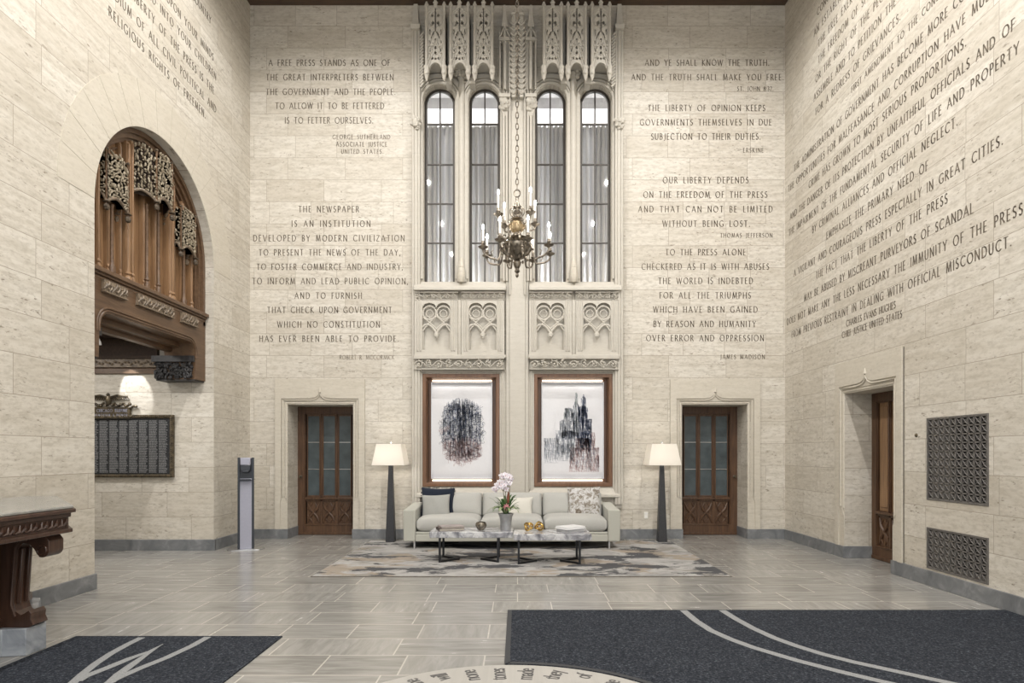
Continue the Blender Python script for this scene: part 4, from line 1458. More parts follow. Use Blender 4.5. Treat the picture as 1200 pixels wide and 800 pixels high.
def draw_tangle(parent, pw, ph, zb):
    r = random.Random(3)
    segs = []
    cz, rx, rz = zb + ph * 0.49, pw * 0.76, ph * 0.345
    def inside(x, z):
        q = abs(x / rx) ** 2.8 + abs((z - cz) / rz) ** 2.8
        return q < 1
    for k in range(2300):          # upright hatching in the middle
        x = r.uniform(-0.85, 0.85) * rx if r.random() < 0.5 else r.gauss(0.0, 0.3) * rx
        z = cz + r.uniform(-0.9, 0.85) * rz
        L = r.uniform(0.03, 0.20)
        if not inside(x, z) or not inside(x, z + L): continue
        low = (cz - z) / rz
        m = 3 if (low > 0.35 and r.random() < 0.75) else r.choice((0, 0, 1, 2))
        segs.append(((x, z), (x + r.uniform(-.004, .004), z + L), r.uniform(0.002, 0.0045), m))
    for k in range(1100):          # short cross strokes
        x = r.uniform(-0.8, 0.8) * rx
        z = cz + r.uniform(-0.9, 0.8) * rz
        if not inside(x, z): continue
        low = (cz - z) / rz
        m = 3 if (low > 0.3 and r.random() < 0.75) else r.choice((0, 1, 2))
        L = r.uniform(0.02, 0.07)
        a = r.choice((0, 0, 0.5, -0.5))
        segs.append(((x, z), (x + L * math.cos(a), z + L * math.sin(a)), r.uniform(0.003, 0.006), m))
    for k in range(330):          # looping scribble round the rim
        a = r.uniform(0, 2 * PI)
        q = r.uniform(0.72, 1.0)
        x, z = rx * q * math.cos(a), cz + rz * q * math.sin(a)
        rr = r.uniform(0.012, 0.04)
        a0 = r.uniform(0, 6)
        low = (cz - z) / rz
        m = 3 if low > 0.4 else (r.choice((0, 1, 4)) if x > 0 else r.choice((0, 1, 2)))
        pts = [(x + rr * math.cos(a0 + t * 0.45), z + rr * math.sin(a0 + t * 0.45)) for t in range(r.randint(5, 13))]
        for p0, p1 in zip(pts[:-1], pts[1:]): segs.append((p0, p1, 0.004, m))
    for (x0, x1, z) in ((-1.0, -0.45, 0.10), (-1.02, -0.5, -0.02), (-0.95, -0.55, -0.10)):   # slanting bars at the left
        for d in (0, 0.018, 0.036):
            segs.append(((x0 * rx, cz + z * rz - 0.0 + d), (x1 * rx, cz + z * rz + 0.09 + d), 0.006, 3 if z < 0.05 else 2))
    for k in range(40):           # legs at the bottom
        x = r.uniform(-0.62, 0.45) * rx
        z = cz - rz * r.uniform(0.75, 1.0)
        segs.append(((x, z), (x, z - r.uniform(0.03, 0.08)), 0.004, 3))
    mb = MB()
    strokes(mb, segs)
    mb.build('ink_drawing', None, parent, smooth=0)


def draw_tower(parent, pw, ph, zb):
    r = random.Random(8)
    segs = []
    # (x0,x1,z0,z1,ink,count) blocks in fractions of the paper
    B = [(0.10, 0.33, 0.30, 0.72, 0, 150), (0.18, 0.30, 0.66, 0.86, 0, 60), (0.33, 0.44, 0.30, 0.62, 0, 110), (0.10, 0.34, 0.55, 0.76, 0, 120), (-0.05, 0.12, 0.45, 0.70, 2, 90), (-0.02, 0.14, 0.40, 0.80, 2, 90), (-0.34, -0.05, 0.42, 0.62, 2, 150), (-0.22, -0.02, 0.60, 0.74, 2, 70), (0.14, 0.34, 0.30, 0.60, 0, 90),
         (-0.45, 0.05, 0.26, 0.50, 2, 190), (-0.72, -0.38, 0.16, 0.42, 2, 120), (-0.40, 0.02, 0.18, 0.36, 2, 100), (-0.30, 0.10, 0.40, 0.49, 0, 90), (0.05, 0.45, 0.26, 0.48, 0, 40),
         (-0.10, 0.62, 0.07, 0.32, 3, 330), (0.05, 0.40, 0.28, 0.42, 3, 150), (0.02, 0.10, 0.70, 0.90, 4, 24), (-0.24, -0.12, 0.60, 0.74, 4, 24), (0.42, 0.52, 0.3, 0.48, 3, 30)]
    for (a, b, c, d, m, n) in B:
        x0, x1, z0, z1 = a * pw * 1.35 + 0.02, b * pw * 1.35 + 0.02, zb + ph * c, zb + ph * d
        for k in range(int(n * 1.5)):
            x = r.uniform(x0, x1)
            z = r.uniform(z0, z1)
            top = z1 - (z1 - z0) * 0.12 * abs((x - (x0 + x1) / 2) / ((x1 - x0) / 2)) ** 1.5 if c > 0.35 else z1
            L = min(r.uniform(0.04, 0.16), max(0.01, top - z))
            if z > top: continue
            segs.append(((x, z), (x, z + L), r.uniform(0.002, 0.006), m if r.random() > 0.15 else r.choice((0, 2))))
            if r.random() < 0.45:
                segs.append(((x, z), (min(x + r.uniform(0.015, 0.06), x1), z), 0.0025, m))
        for z in (z0, (z0 + z1) / 2):
            segs.append(((x0, z), (x1, z), 0.0035, m))
    for k in range(13):           # arcade along the bottom
        x = (-0.115 + 0.95 * k / 12) * pw + 0.02
        for q in range(6):
            a0, a1 = PI * q / 6, PI * (q + 1) / 6
            segs.append(((x + 0.012 * math.cos(a0), zb + ph * 0.115 + 0.022 * math.sin(a0)), (x + 0.012 * math.cos(a1), zb + ph * 0.115 + 0.022 * math.sin(a1)), 0.004, 3))
        segs.append(((x - 0.014, zb + ph * 0.065), (x - 0.014, zb + ph * 0.115), 0.006, 3))
    for (x, z, h) in ((0.24, 0.85, 0.03), (0.12, 0.72, 0.04), (-0.2, 0.64, 0.03), (0.33, 0.70, 0.03)):
        for q in (-0.015, 0, 0.015):
            segs.append(((x * pw * 1.35 + 0.02 + q, zb + ph * z), (x * pw * 1.35 + 0.02 + q * 0.2, zb + ph * (z + h)), 0.004, 0 if x > 0 else 2))
    mb = MB()
    strokes(mb, segs)
    mb.build('ink_drawing', None, parent, smooth=0)


frame_art(NICHE[0][0], NICHE[0][1], 'left framed drawing of a dark round tangle of ink lines', draw_tangle)
frame_art(NICHE[1][0], NICHE[1][1], 'right framed drawing of grey and rose towers', draw_tower)

# ------------------------------------------------------------------ arch panelling (left)
root = empty('arch_panelling', (-4.88, AC, 2.6), 0, 'carved oak gallery front filling the arch in the left wall', 'panelling')
OX, OY, OZ = -4.88, AC, 2.6
PX = lambda u, v, w: (w, u, v - OZ)      # local: u along wall, v world height, w out into the room
R0 = AR - 0.004
SP = ASP
# tympanum
mb = MB()
mb.plate([(-R0, 3.6), (R0, 3.6)] + arc(0, SP, R0, R0, 0, 180, 36), (), -0.30, -0.12, None, PX)
mb.build('tympanum_panel', M['panel_oak'], root, smooth=30)
mb = MB()
for (ra, rb, w0, w1) in ((R0, R0 - 0.06, -0.14, 0.0), (R0 - 0.06, R0 - 0.12, -0.14, -0.035), (R0 - 0.12, R0 - 0.17, -0.14, -0.07)):
    mb.plate([(ra, 3.5)] + arc(0, SP, ra, ra, 0, 180, 36) + [(-ra, 3.5), (-rb, 3.5)] + arc(0, SP, rb, rb, 180, 0, 36) + [(rb, 3.5)], (), w0, w1, None, PX)
mb.build('arch_frame', M['beam_oak'], root, 0.004)


def chord(u, r): return SP + math.sqrt(max(0, r * r - u * u))


for u, w, wd in ((-1.03, -0.05, 0.022), (-0.49, -0.04, 0.035), (-0.42, -0.03, 0.02), (0.42, -0.03, 0.02), (0.49, -0.04, 0.035), (1.03, -0.05, 0.022), (-0.82, -0.07, 0.02), (0.82, -0.07, 0.02), (-0.13, -0.06, 0.02), (0.13, -0.06, 0.02), (-0.6, -0.07, 0.016), (0.6, -0.07, 0.016)):
    zt = min(chord(abs(u) + wd, R0 - 0.15), 5.2 if abs(u) < 0.4 else 9)
    mb = MB()
    mb.box(-0.13, w, u - wd, u + wd, 3.68 - OZ, zt - OZ)
    mb.tube([(w + 0.004, u, 3.72 - OZ), (w + 0.004, u, zt - 0.03 - OZ)], wd * 0.75, 8)
    mb.lathe([(wd * 1.5, 0), (wd * 1.5, 0.05), (wd * 0.9, 0.08), (wd * 1.4, 0.1), (wd * 0.9, 0.13)], (w + 0.004, u, 3.68 - OZ), 8)
    mb.build('mullion', M['panel_oak'], root, 0.003)
# round-headed blind arches in the side bays
for s in (-1, 1):
    mb = MB()
    pts = [(s * 0.55, 3.7)] + [(s * 0.55, 5.05)] + [(s * (0.55 + 0.42 * t), chord(0.55 + 0.42 * t, R0 - 0.22)) for t in (0.0, 0.35, 0.7, 1.0)]
    mb.tube([(-0.095, p[0], p[1] - OZ) for p in pts], 0.016, 6)
    mb.build('bay_moulding', M['beam_oak'], root)


def leaf_canopy(c, half, z0, z1, out, parent, seed, faces=1, crest=True):
    """openwork foliage hood: hanging carved plates standing out from the panelling"""
    rn_ = random.Random(seed)
    grp = []
    mb = MB()
    if faces == 1:
        P = [((-half, 0.0), (-half, out)), ((-half, out), (half, out)), ((half, out), (half, 0.0))]
    else:
        a = half * 0.42
        P = [((-half, 0.0), (-a, out)), ((-a, out), (a, out)), ((a, out), (half, 0.0))]
    for (p, q) in P:
        L = math.hypot(q[0] - p[0], q[1] - p[1])
        du, dw = (q[0] - p[0]) / L, (q[1] - p[1]) / L
        nu, nw = -dw, du          # outward-ish normal
        if nw < 0 or (abs(nw) < 1e-6 and nu * (p[0]) < 0): nu, nw = -nu, -nw
        H = z1 - z0

        def at(s, z, off=0.0):
            return (-0.1 + p[1] + dw * s + nw * off, c + p[0] + du * s + nu * off, z - OZ)
        # dark backing, set back, so the foliage reads as pierced work
        vs = [at(0, z0 + H * 0.12, -0.03), at(L, z0 + H * 0.12, -0.03), at(L, z1 - H * 0.06, -0.03), at(0, z1 - H * 0.06, -0.03)]
        mb.add(vs, [(0, 1, 2, 3), (3, 2, 1, 0)], M['dark_oak'])
        n = max(3, int(L / 0.036))
        rows = int(H / 0.040)
        for i in range(n):
            for j in range(rows):
                s = L * (i + 0.5) / n + rn_.uniform(-0.012, 0.012)
                z = z0 + H * (0.10 + 0.9 * (j + 0.5) / rows) + rn_.uniform(-0.012, 0.012)
                t = (z - z0) / H
                e = abs(s / L - 0.5) * 2
                if crest and t > 0.86 and e > 0.65: continue
                if t < 0.2 and e < 0.55: continue
                ang = rn_.uniform(0, PI)
                if rn_.random() < 0.12: continue
                face = Matrix.Rotation(math.atan2(-nu, nw) if True else 0, 4, 'Z')
                mb.ball(at(s, z, rn_.uniform(-0.005, 0.012)), 0.014, 0.013, 0.027, 6, M['foliage_carving'], None, face @ Matrix.Rotation(ang, 4, 'X'))
        for s in (0.0, L):
            mb.tube([at(s, z0 - 0.01), at(s, z1 - H * 0.04)], 0.016, 7, M['panel_oak'])
        # cusped lower edge
        pts = [at(L * t / 8, z0 + H * 0.06 + H * 0.14 * math.sin(PI * t / 8)) for t in range(9)]
        mb.tube(pts, 0.02, 7, M['grey_carving'])
        for s in (0.0, L):
            mb.ball(at(s, z0 - 0.03), 0.035, 0.04, 0.045, 8, M['grey_carving'])
            mb.ball(at(s, z0 + 0.03), 0.045, 0.045, 0.014, 8, M['grey_carving'])
            mb.ball(at(s, z1 - H * 0.03), 0.024, 0.026, 0.02, 7, M['grey_carving'])
    o = mb.build('carved_canopy', None, parent)
    return o


leaf_canopy(-0.80, 0.20, 4.46, 5.14, 0.13, root, 1)
leaf_canopy(0.80, 0.20, 4.42, 5.10, 0.13, root, 2)
leaf_canopy(0.0, 0.43, 4.78, 5.52, 0.24, root, 3, 3, True)
# slim colonnettes under the side canopies, sill beads
for u in (-0.80, 0.80):
    mb = MB()
    mb.lathe([(0.04, 0), (0.04, 0.09), (0.028, 0.12), (0.022, 0.18), (0.018, 0.8), (0.03, 0.84)], (-0.04, u, 3.69 - OZ), 10)
    mb.build('colonnette', M['beam_oak'], root)
for u in (-0.13, 0.13):
    mb = MB()
    mb.lathe([(0.032, 0), (0.032, 0.07), (0.022, 0.10), (0.034, 0.12), (0.02, 0.16), (0.016, 1.1), (0.026, 1.12)], (-0.02, u, 3.69 - OZ), 10)
    mb.build('colonnette', M['beam_oak'], root)
# rail moulding
mb = MB()
mb.box(-0.2, 0.03, -R0, R0, 3.60 - OZ, 3.66 - OZ)
mb.box(-0.2, 0.06, -R0, R0, 3.63 - OZ, 3.685 - OZ)
mb.box(-0.2, 0.005, -R0, R0, 3.56 - OZ, 3.60 - OZ)
mb.build('rail_moulding', M['beam_oak'], root, 0.008)
# carved friezes below the rail
for k, (a, b) in enumerate(((-1.05, -0.63), (-0.40, 0.40), (0.63, 1.05))):
    mb = MB()
    mb.box(0.0, 0.035, a, b, 3.42 - OZ, 3.565 - OZ, M['grey_carving'])
    rn_ = random.Random(40 + k)
    n = int((b - a) / 0.045)
    for i in range(n):
        t = a + (b - a) * (i + 0.5) / n
        zc = 3.492 + 0.028 * math.sin(i * 1.9)
        mb.tube([(0.038, t - 0.03, zc - 0.04 - OZ), (0.05, t, zc - OZ), (0.038, t + 0.025, zc + 0.04 - OZ)], [0.008, 0.015, 0.006], 6, M['grey_carving'])
        mb.ball((0.04, t + 0.012, 3.492 - 0.03 * math.sin(i * 1.9) - OZ), 0.014, 0.02, 0.016, 6, M['grey_carving'])
    mb.box(-0.0, 0.05, a - 0.01, b + 0.01, 3.415 - OZ, 3.43 - OZ, M['grey_carving'])
    mb.build('carved_frieze', None, root)
# lower panel with a flat-arched opening, half a metre thick
u0, u1, zh, rc = -1.06, 1.03, 3.185, 0.16
op = [(-R0, 2.64), (u0 - 0.03, 2.64), (u0 - 0.02, 2.95), (u0, zh - rc)] + arc(u0 + rc, zh - rc, rc, rc, 180, 90, 6) + arc(u1 - rc, zh - rc, rc, rc, 90, 0, 6) + [(u1 + 0.02, 2.95), (u1 + 0.03, 2.64), (R0, 2.64), (R0, 3.62), (-R0, 3.62)]
mb = MB()
mb.plate(op, (), -0.46, 0.0, None, PX)
mb.build('lower_panel', M['beam_oak'], root, 0.006, smooth=30)
mb = MB()
for off, w in ((0.03, 0.004), (0.065, 0.002)):
    pts = [(u0 - off, 2.95)] + [(u0 - off, zh - rc)] + arc(u0 + rc, zh - rc, rc + off, rc + off, 180, 90, 6) + arc(u1 - rc, zh - rc, rc + off, rc + off, 90, 0, 6) + [(u1 + off, 2.95)]
    mb.tube([PX(p[0], p[1], w) for p in pts], 0.014, 7)
mb.build('opening_moulding', M['beam_oak'], root)
mb = MB()
for off, wa in ((0.07, -0.2), (0.13, -0.34)):
    mb.box(-0.46, wa, u0 - 0.01, u1 + 0.01, zh - off - OZ, zh - off + 0.075 - OZ)
mb.build('soffit_moulding', M['beam_oak'], root, 0.01)
for s in (-1, 1):     # dark carved corbels under the panel
    mb = MB()
    ya, yb = (1.0, R0) if s > 0 else (-R0, -1.03)
    mb.box(-0.60, -0.02, ya + (0.06 if s > 0 else 0), yb - (0.06 if s < 0 else 0), 2.62 - OZ, 2.90 - OZ, M['dark_carving'])
    mb.box(-0.64, -0.005, min(ya, yb), max(ya, yb), 2.90 - OZ, 2.99 - OZ, M['dark_carving'])
    rn_ = random.Random(77)
    for i in range(170):
        mb.ball((rn_.uniform(-0.60, -0.04), (ya + 0.05 if s > 0 else yb - 0.05) + rn_.uniform(-0.025, 0.01) * s, rn_.uniform(2.66, 2.88) - OZ), rn_.uniform(0.02, 0.05), 0.025, rn_.uniform(0.012, 0.03), 7, M['dark_carving'], None, Matrix.Rotation(rn_.uniform(0, 3), 4, 'Y'))
    mb.build('carved_corbel', None, root)

# carved cornice on the passage wall
root = empty('wooden_cornice', (-7.1, AY1, 2.76), 0, 'dark carved timber cornice on the passage wall under the arch', 'cornice')
mb = MB()
mb.box(-2.0, 1.5, -0.05, 0, 0.0, 0.09, M['beam_oak'])
mb.box(-2.0, 1.5, -0.10, 0, 0.09, 0.22, M['grey_carving'])
mb.box(-2.0, 1.5, -0.14, 0, 0.22, 0.26, M['dark_oak'])
mb.box(-2.0, 1.5, -0.06, 0, 0.26, 0.53, M['dark_oak'])
for i in range(70):
    x = -2.0 + 3.5 * (i + 0.5) / 70
    mb.ball((x, -0.105, 0.155 + 0.02 * math.sin(i * 2)), 0.03, 0.02, 0.018, 6, M['grey_carving'], None, Matrix.Rotation(0.7 * math.sin(i * 2), 4, 'Y'))
mb.build('cornice_mould', None, root)
# small ceiling spot over the plaque
root = empty('ceiling_spotlight', (-6.12, -1.95, 3.3), 0, 'small white ceiling spotlight over the bronze plaque', 'spotlight')
mb = MB()
mb.lathe([(0.05, -0.02), (0.05, 0.0)], (0, 0, 0), 12)
mb.tube([(0, 0, -0.01), (0, 0, -0.09)], 0.01, 8)
mb.build('mount', M['white'], root)
mb = MB()
mb.lathe([(0.036, 0), (0.042, 0.04), (0.042, 0.10), (0.03, 0.12)], (0, 0, 0), 12, None, lambda x, y, z: (x, y * 0.8 + (0.06 - z) * 0.5, -0.15 + (z - 0.06) * 0.8))
mb.build('lamp_head', M['white'], root)
lamp('plaque_spot', 'SPOT', (-6.10, -1.88, 3.12), 60, (1, 1, 1), (math.radians(44), 0, -0.2), spot_size=math.radians(34), spot_blend=0.25, shadow_soft_size=0.02)
lamp('passage_fill', 'AREA', (-7.2, -2.7, 3.28), 36, (1, 0.97, 0.93), shape='DISK', size=0.4)  # unseen lamps added to brighten the passage
lamp('passage_fill', 'AREA', (-5.75, -2.75, 3.28), 20, (1, 0.97, 0.93), shape='DISK', size=0.3)

# bronze plaque
PXC = -6.36
root = empty('bronze_plaque', (PXC, AY1 - 0.004, 1.143), 0, 'large bronze memorial plaque with an eagle on top, inside the arch', 'plaque')
PWD, PHT = 1.0, 0.974
mb = MB()
mb.plate(rect(-PWD, PWD, 0, PHT), [rect(-PWD + 0.05, PWD - 0.05, 0.05, PHT - 0.05)], 0, 0.05, None, XB())
for (ax, az, bx_, bz_) in ((-PWD, 0, PWD, 0), (-PWD, PHT, PWD, PHT), (-PWD, 0, -PWD, PHT), (PWD, 0, PWD, PHT)):
    L = math.hypot(bx_ - ax, bz_ - az)
    n = int(L / 0.032)
    sx, sz = (0.025 if ax < 0 else -0.025) if ax == bx_ else 0, (0.025 if az == 0 else -0.025) if az == bz_ else 0
    for i in range(n):
        t = (i + 0.5) / n
        mb.ball((ax + (bx_ - ax) * t + sx, -0.052, az + (bz_ - az) * t + sz), 0.018, 0.016, 0.018, 6)
mb.build('rope_border', M['bronze'], root)
mb = MB()
mb.box(-PWD + 0.04, PWD - 0.04, -0.025, 0, 0.04, PHT - 0.04)
pl = mb.build('plate', M['bronze_plate'], root)
mb = MB()
rn_ = random.Random(5)
NC = 12
for k in range(NC):
    xa = -PWD + 0.075 + (2 * PWD - 0.15) * k / NC
    wcol = (2 * PWD - 0.15) / NC - 0.012
    for j in range(40):
        z = PHT - 0.10 - j * 0.0205
        if z < 0.07: break
        x = xa
        xe = xa + wcol * rn_.uniform(0.72, 0.95)
        while x < xe:
            w = rn_.uniform(0.01, 0.04)
            mb.box(x, min(x + w, xe), -0.029, -0.024, z, z + 0.012)
            x += w + 0.006
mb.build('name_list', M['bronze_text'], pl, smooth=0)
mb = MB()
mb.box(-0.33, 0.33, -0.06, 0, 0.93, 1.08)
mb.box(-0.35, 0.35, -0.07, 0, 0.915, 0.935)
mb.box(-0.35, 0.35, -0.07, 0, 1.075, 1.09)
hb = mb.build('title_panel', M['bronze'], root, 0.004)
mb = MB()
text_line(mb, 'THE CHICAGO TRIBUNE', -0.30, 0.30, 1.015, 0.045, lambda u, v, w: (u, -0.060 - w, v), 0.2, 0.15)
mb.build('title_lettering', M['lilac'], hb, smooth=0)
mb = MB()
text_line(mb, 'IN MEMORIAM & HONOR', -0.30, 0.30, 0.95, 0.035, lambda u, v, w: (u, -0.060 - w, v), 0.2, 0.15)
mb.build('title_lettering', M['lilac'], hb, smooth=0)
mb = MB()      # eagle with spread wings on a scroll
mb.ball((0, -0.05, 1.20), 0.045, 0.04, 0.085, 10)
mb.ball((0.0, -0.06, 1.285), 0.028, 0.028, 0.028, 8)
mb.tube([(0.01, -0.075, 1.285), (0.04, -0.085, 1.28), (0.048, -0.085, 1.268)], [0.012, 0.008, 0.002], 6)
for s in (-1, 1):
    mb.tube([(s * 0.03, -0.05, 1.24), (s * 0.13, -0.05, 1.275), (s * 0.30, -0.045, 1.255)], [0.03, 0.024, 0.006], 8, None, False, True, 0.7)
    for j in range(8):
        t = j / 7
        x = s * (0.05 + 0.23 * t)
        mb.tube([(x, -0.045, 1.26), (x + s * 0.03, -0.045, 1.19 + 0.035 * t)], [0.018, 0.005], 6)
    for j in range(9):
        mb.ball((s * (0.05 + 0.035 * j), -0.045, 1.125 + 0.018 * math.sin(j * 1.7)), 0.032, 0.03, 0.02, 7, None, None, Matrix.Rotation(0.8 * (-1) ** j, 4, 'Y'))
    mb.ball((s * 0.40, -0.04, 1.105), 0.05, 0.03, 0.025, 8)
mb.build('eagle_crest', M['bronze'], root)

# ------------------------------------------------------------------ grilles, outlet, wall boss
def grille(z0, z1, rows, label):
    W, H = GY1 - GY0, z1 - z0
    root = empty('iron_grille', (HW, (GY0 + GY1) / 2, z0), 0, label, 'vent grille', 'iron vent grilles')
    xf = lambda u, v, w: (-w, u, v)
    mb = MB()
    t = 0.018
    mb.plate(rect(-W / 2, W / 2, 0, H), [rect(-W / 2 + t, W / 2 - t, t, H - t)], -0.04, 0.008, None, xf)
    mb.build('grille_frame', M['grille'], root, 0.002)
    mb = MB()
    n = 10
    cw, ch = (W - 2 * t) / n, (H - 2 * t) / rows
    for i in range(n + 1):
        u = -W / 2 + t + cw * i
        mb.box(u - 0.008, u + 0.008, -0.006, 0.006, t, H - t, None, lambda x, y, z: xf(x, z, y))
    for j in range(rows + 1):
        v = t + ch * j
        mb.box(-W / 2 + t, W / 2 - t, -0.006, 0.006, v - 0.008, v + 0.008, None, lambda x, y, z: xf(x, z, y))
    for i in range(n):
        for j in range(rows):
            u, v = -W / 2 + t + cw * (i + 0.5), t + ch * (j + 0.5)
            for (a, b) in ((1, 1), (1, -1)):
                p = [xf(u - a * cw * 0.5, v - b * ch * 0.5, -0.002), xf(u, v, 0.0), xf(u + a * cw * 0.5, v + b * ch * 0.5, -0.002)]
                mb.tube(p, 0.005, 4, None, False, False)
            mb.tube([xf(p[0], p[1], -0.005) for p in ell(u, v, cw * 0.2, ch * 0.2, 8)], 0.004, 4, None, True)
    mb.build('lattice', M['grille'], root, smooth=0)
    mb = MB()
    mb.box(-W / 2, W / 2, -0.34, -0.30, 0, H, None, lambda x, y, z: xf(x, z, y))
    mb.build('dark_duct', M['black'], root)


grille(0.985, 1.928, 10, 'large square iron vent grille in the right wall')
grille(0.195, 0.667, 5, 'low wide iron vent grille just above the right baseboard')
mb = MB()
mb.lathe([(0.024, 0), (0.024, 0.006), (0.016, 0.014), (0.006, 0.017)], (0, 0, 0), 14, None, lambda x, y, z: (HW - z, -3.585 + x, 1.735 + y))
tag(mb.build('wall_stud', M['bronze']), 'small dark round metal stud between side door and grille', 'stud')
root = empty('wall_outlet', (bx(757), 0, bz(603.5)), 0, 'small white outlet plate low on the wall left of the right lamp', 'outlet')
mb = MB()
mb.box(-0.036, 0.036, -0.008, 0, -0.06, 0.06)
mb.build('cover_plate', M['outlet'], root, 0.004)
for z in (-0.025, 0.025):
    mb = MB()
    mb.box(-0.017, 0.017, -0.0105, -0.006, z - 0.014, z + 0.014)
    mb.build('socket', M['white'], root, 0.002)

# ------------------------------------------------------------------ desk at the left
DX0, DX1, DYF, DYN = -4.70, -3.48, -6.05, -8.4
desk = empty('reception_desk', (-4.1, -6.9, 0), 0, 'carved mahogany reception desk with stone top at far left', 'desk')
L0 = lambda x, y, z: (x + 4.1, y + 6.9, z)
def plan(off): # outline in plan with the canted far corner
    return [(DX0, DYN), (DX1 - off, DYN), (DX1 - off, DYF - off * 0.4), (-4.38 - off * 0.5, -5.02 - off), (DX0, -5.02 - off)]
XZ = lambda z: (lambda u, v, w: L0(u, v, z + w))
mb = MB()
mb.plate(plan(0.015), (), 0, 0.022, None, XZ(1.092))
mb.build('stone_top', M['desk_top'], desk, 0.006)
mb = MB()
mb.plate(plan(0.0), (), 0, 0.03, None, XZ(1.06))
mb.plate(plan(0.03), (), 0, 0.035, None, XZ(1.025))
mb.plate(plan(0.045), (), 0, 0.10, None, XZ(0.925))
mb.plate(plan(0.02), (), 0, 0.03, None, XZ(0.905))
mb.build('top_rail', M['desk_oak'], desk, 0.006)
mb = MB()      # carved leaf band on the long face
n = 44
for i in range(n):
    y = DYF - 0.04 - 2.2 * (i + 0.5) / n
    xx = DX1 - 0.045
    s = (-1) ** i
    mb.tube([L0(xx + 0.004, y - 0.025, 0.955), L0(xx + 0.014, y, 0.975 + 0.008 * s), L0(xx + 0.004, y + 0.02, 1.012)], [0.006, 0.014, 0.004], 6)
    mb.ball(L0(xx + 0.006, y + 0.012, 0.965), 0.008, 0.014, 0.012, 6)
mb.build('carved_band', M['desk_oak'], desk)
mb = MB()
body = [(DX0, DYN), (-3.93, DYN), (-3.93, -6.2), (-4.42, -5.35), (DX0, -5.35)]
mb.plate(body, (), 0, 0.70, None, XZ(0.21))
mb.plate([(DX0, DYN), (-3.89, DYN), (-3.89, -6.18), (-4.40, -5.32), (DX0, -5.32)], (), 0, 0.06, None, XZ(0.21))
mb.box(-4.0, -3.915, DYN, -6.25, 0.30, 0.36, None, L0)
mb.box(-4.0, -3.915, DYN, -6.25, 0.80, 0.90, None, L0)
for y in (-6.3, -6.95, -7.05, -7.7):
    mb.box(-4.0, -3.915, y - 0.035, y + 0.035, 0.30, 0.90, None, L0)
mb.build('desk_body', M['desk_oak'], desk, 0.006)
mb = MB()
for y0, y1 in ((-6.90, -6.38), (-7.62, -7.12)):
    mb.box(-3.935, -3.922, y0, y1, 0.38, 0.78, None, L0)
mb.build('inset_panel', M['desk_oak'], desk, 0.008)
for yb in (-6.17, -7.45):        # scrolled brackets
    prof = [(-3.93, 0.905), (-3.58, 0.905), (-3.545, 0.86), (-3.545, 0.80)] + arc(-3.60, 0.79, 0.055, 0.055, 0, -110, 6) + [(-3.66, 0.80), (-3.69, 0.835), (-3.74, 0.845), (-3.785, 0.80), (-3.80, 0.60), (-3.815, 0.40), (-3.80, 0.33), (-3.76, 0.30), (-3.73, 0.315), (-3.70, 0.335), (-3.68, 0.31), (-3.685, 0.27), (-3.665, 0.225), (-3.70, 0.205), (-3.93, 0.205)]
    mb = MB()
    mb.plate(prof, (), -0.075, 0.075, None, lambda u, v, w: L0(u, yb - w, v))
    inner = [(-3.71, 0.865), (-3.76, 0.86), (-3.80, 0.81), (-3.815, 0.6), (-3.83, 0.38), (-3.80, 0.29)]
    for sgn in (-1, 1):
        mb.tube([L0(p[0] - 0.0, yb + sgn * 0.077, p[1]) for p in inner], 0.012, 7)
        mb.tube([L0(p[0], yb + sgn * 0.077, p[1]) for p in arc(-3.598, 0.79, 0.035, 0.035, 150, -180, 12)], 0.010, 7)
    for dy in (-0.035, 0.035):
        mb.tube([L0(-3.775, yb + dy, 0.80), L0(-3.795, yb + dy, 0.55), L0(-3.808, yb + dy, 0.38)], 0.016, 7)
    mb.build('scroll_bracket', M['desk_oak'], desk, 0.008)
mb = MB()
pl_ = [(DX0, DYN), (-3.86, DYN), (-3.86, -6.30), (-3.70, -6.27), (-3.69, -6.08), (-3.80, -6.06), (-4.36, -5.28), (DX0, -5.28)]
mb.plate(pl_, (), 0, 0.205, None, XZ(0.0))
mb.build('marble_plinth', M['plinth'], desk, 0.006)

# ------------------------------------------------------------------ sanitiser stand
root = empty('sanitizer_stand', (-4.29, -1.20, 0), 0.32, 'slim silver hand sanitizer stand beside the arch', 'dispenser stand')
mb = MB()
mb.plate([(-0.27, -0.05), (-0.2, -0.13), (0.2, -0.13), (0.27, -0.05), (0.27, 0.05), (0.2, 0.13), (-0.2, 0.13), (-0.27, 0.05)], (), 0, 0.012, None, lambda u, v, w: (u, v, w))
mb.build('base_plate', M['chrome'], root, 0.003)
mb = MB()
mb.box(-0.11, 0.11, -0.02, 0.02, 0.012, 1.44)
mb.box(-0.118, -0.085, -0.045, 0.02, 0.012, 1.45)
mb.box(0.085, 0.118, -0.03, 0.02, 0.012, 1.45)
mb.build('side_rail', M['blackplastic'], root, 0.003)
mb = MB()
mb.box(-0.086, 0.086, -0.034, -0.018, 0.012, 1.12)
mb.build('front_panel', M['lilac'], root, 0.002)
mb = MB()
mb.box(-0.075, 0.075, -0.10, -0.02, 1.33, 1.45)
mb.build('dispenser_cover', M['lilac'], root, 0.012)
mb = MB()
mb.box(-0.075, 0.075, -0.11, -0.02, 1.24, 1.335)
mb.box(-0.05, 0.05, -0.12, -0.03, 1.215, 1.25)
mb.build('dispenser', M['blackplastic'], root, 0.012)
mb = MB()
mb.box(-0.085, 0.085, -0.13, -0.02, 1.085, 1.10)
mb.box(-0.085, 0.085, -0.13, -0.122, 1.085, 1.115)
mb.build('drip_tray', M['blackplastic'], root, 0.003)

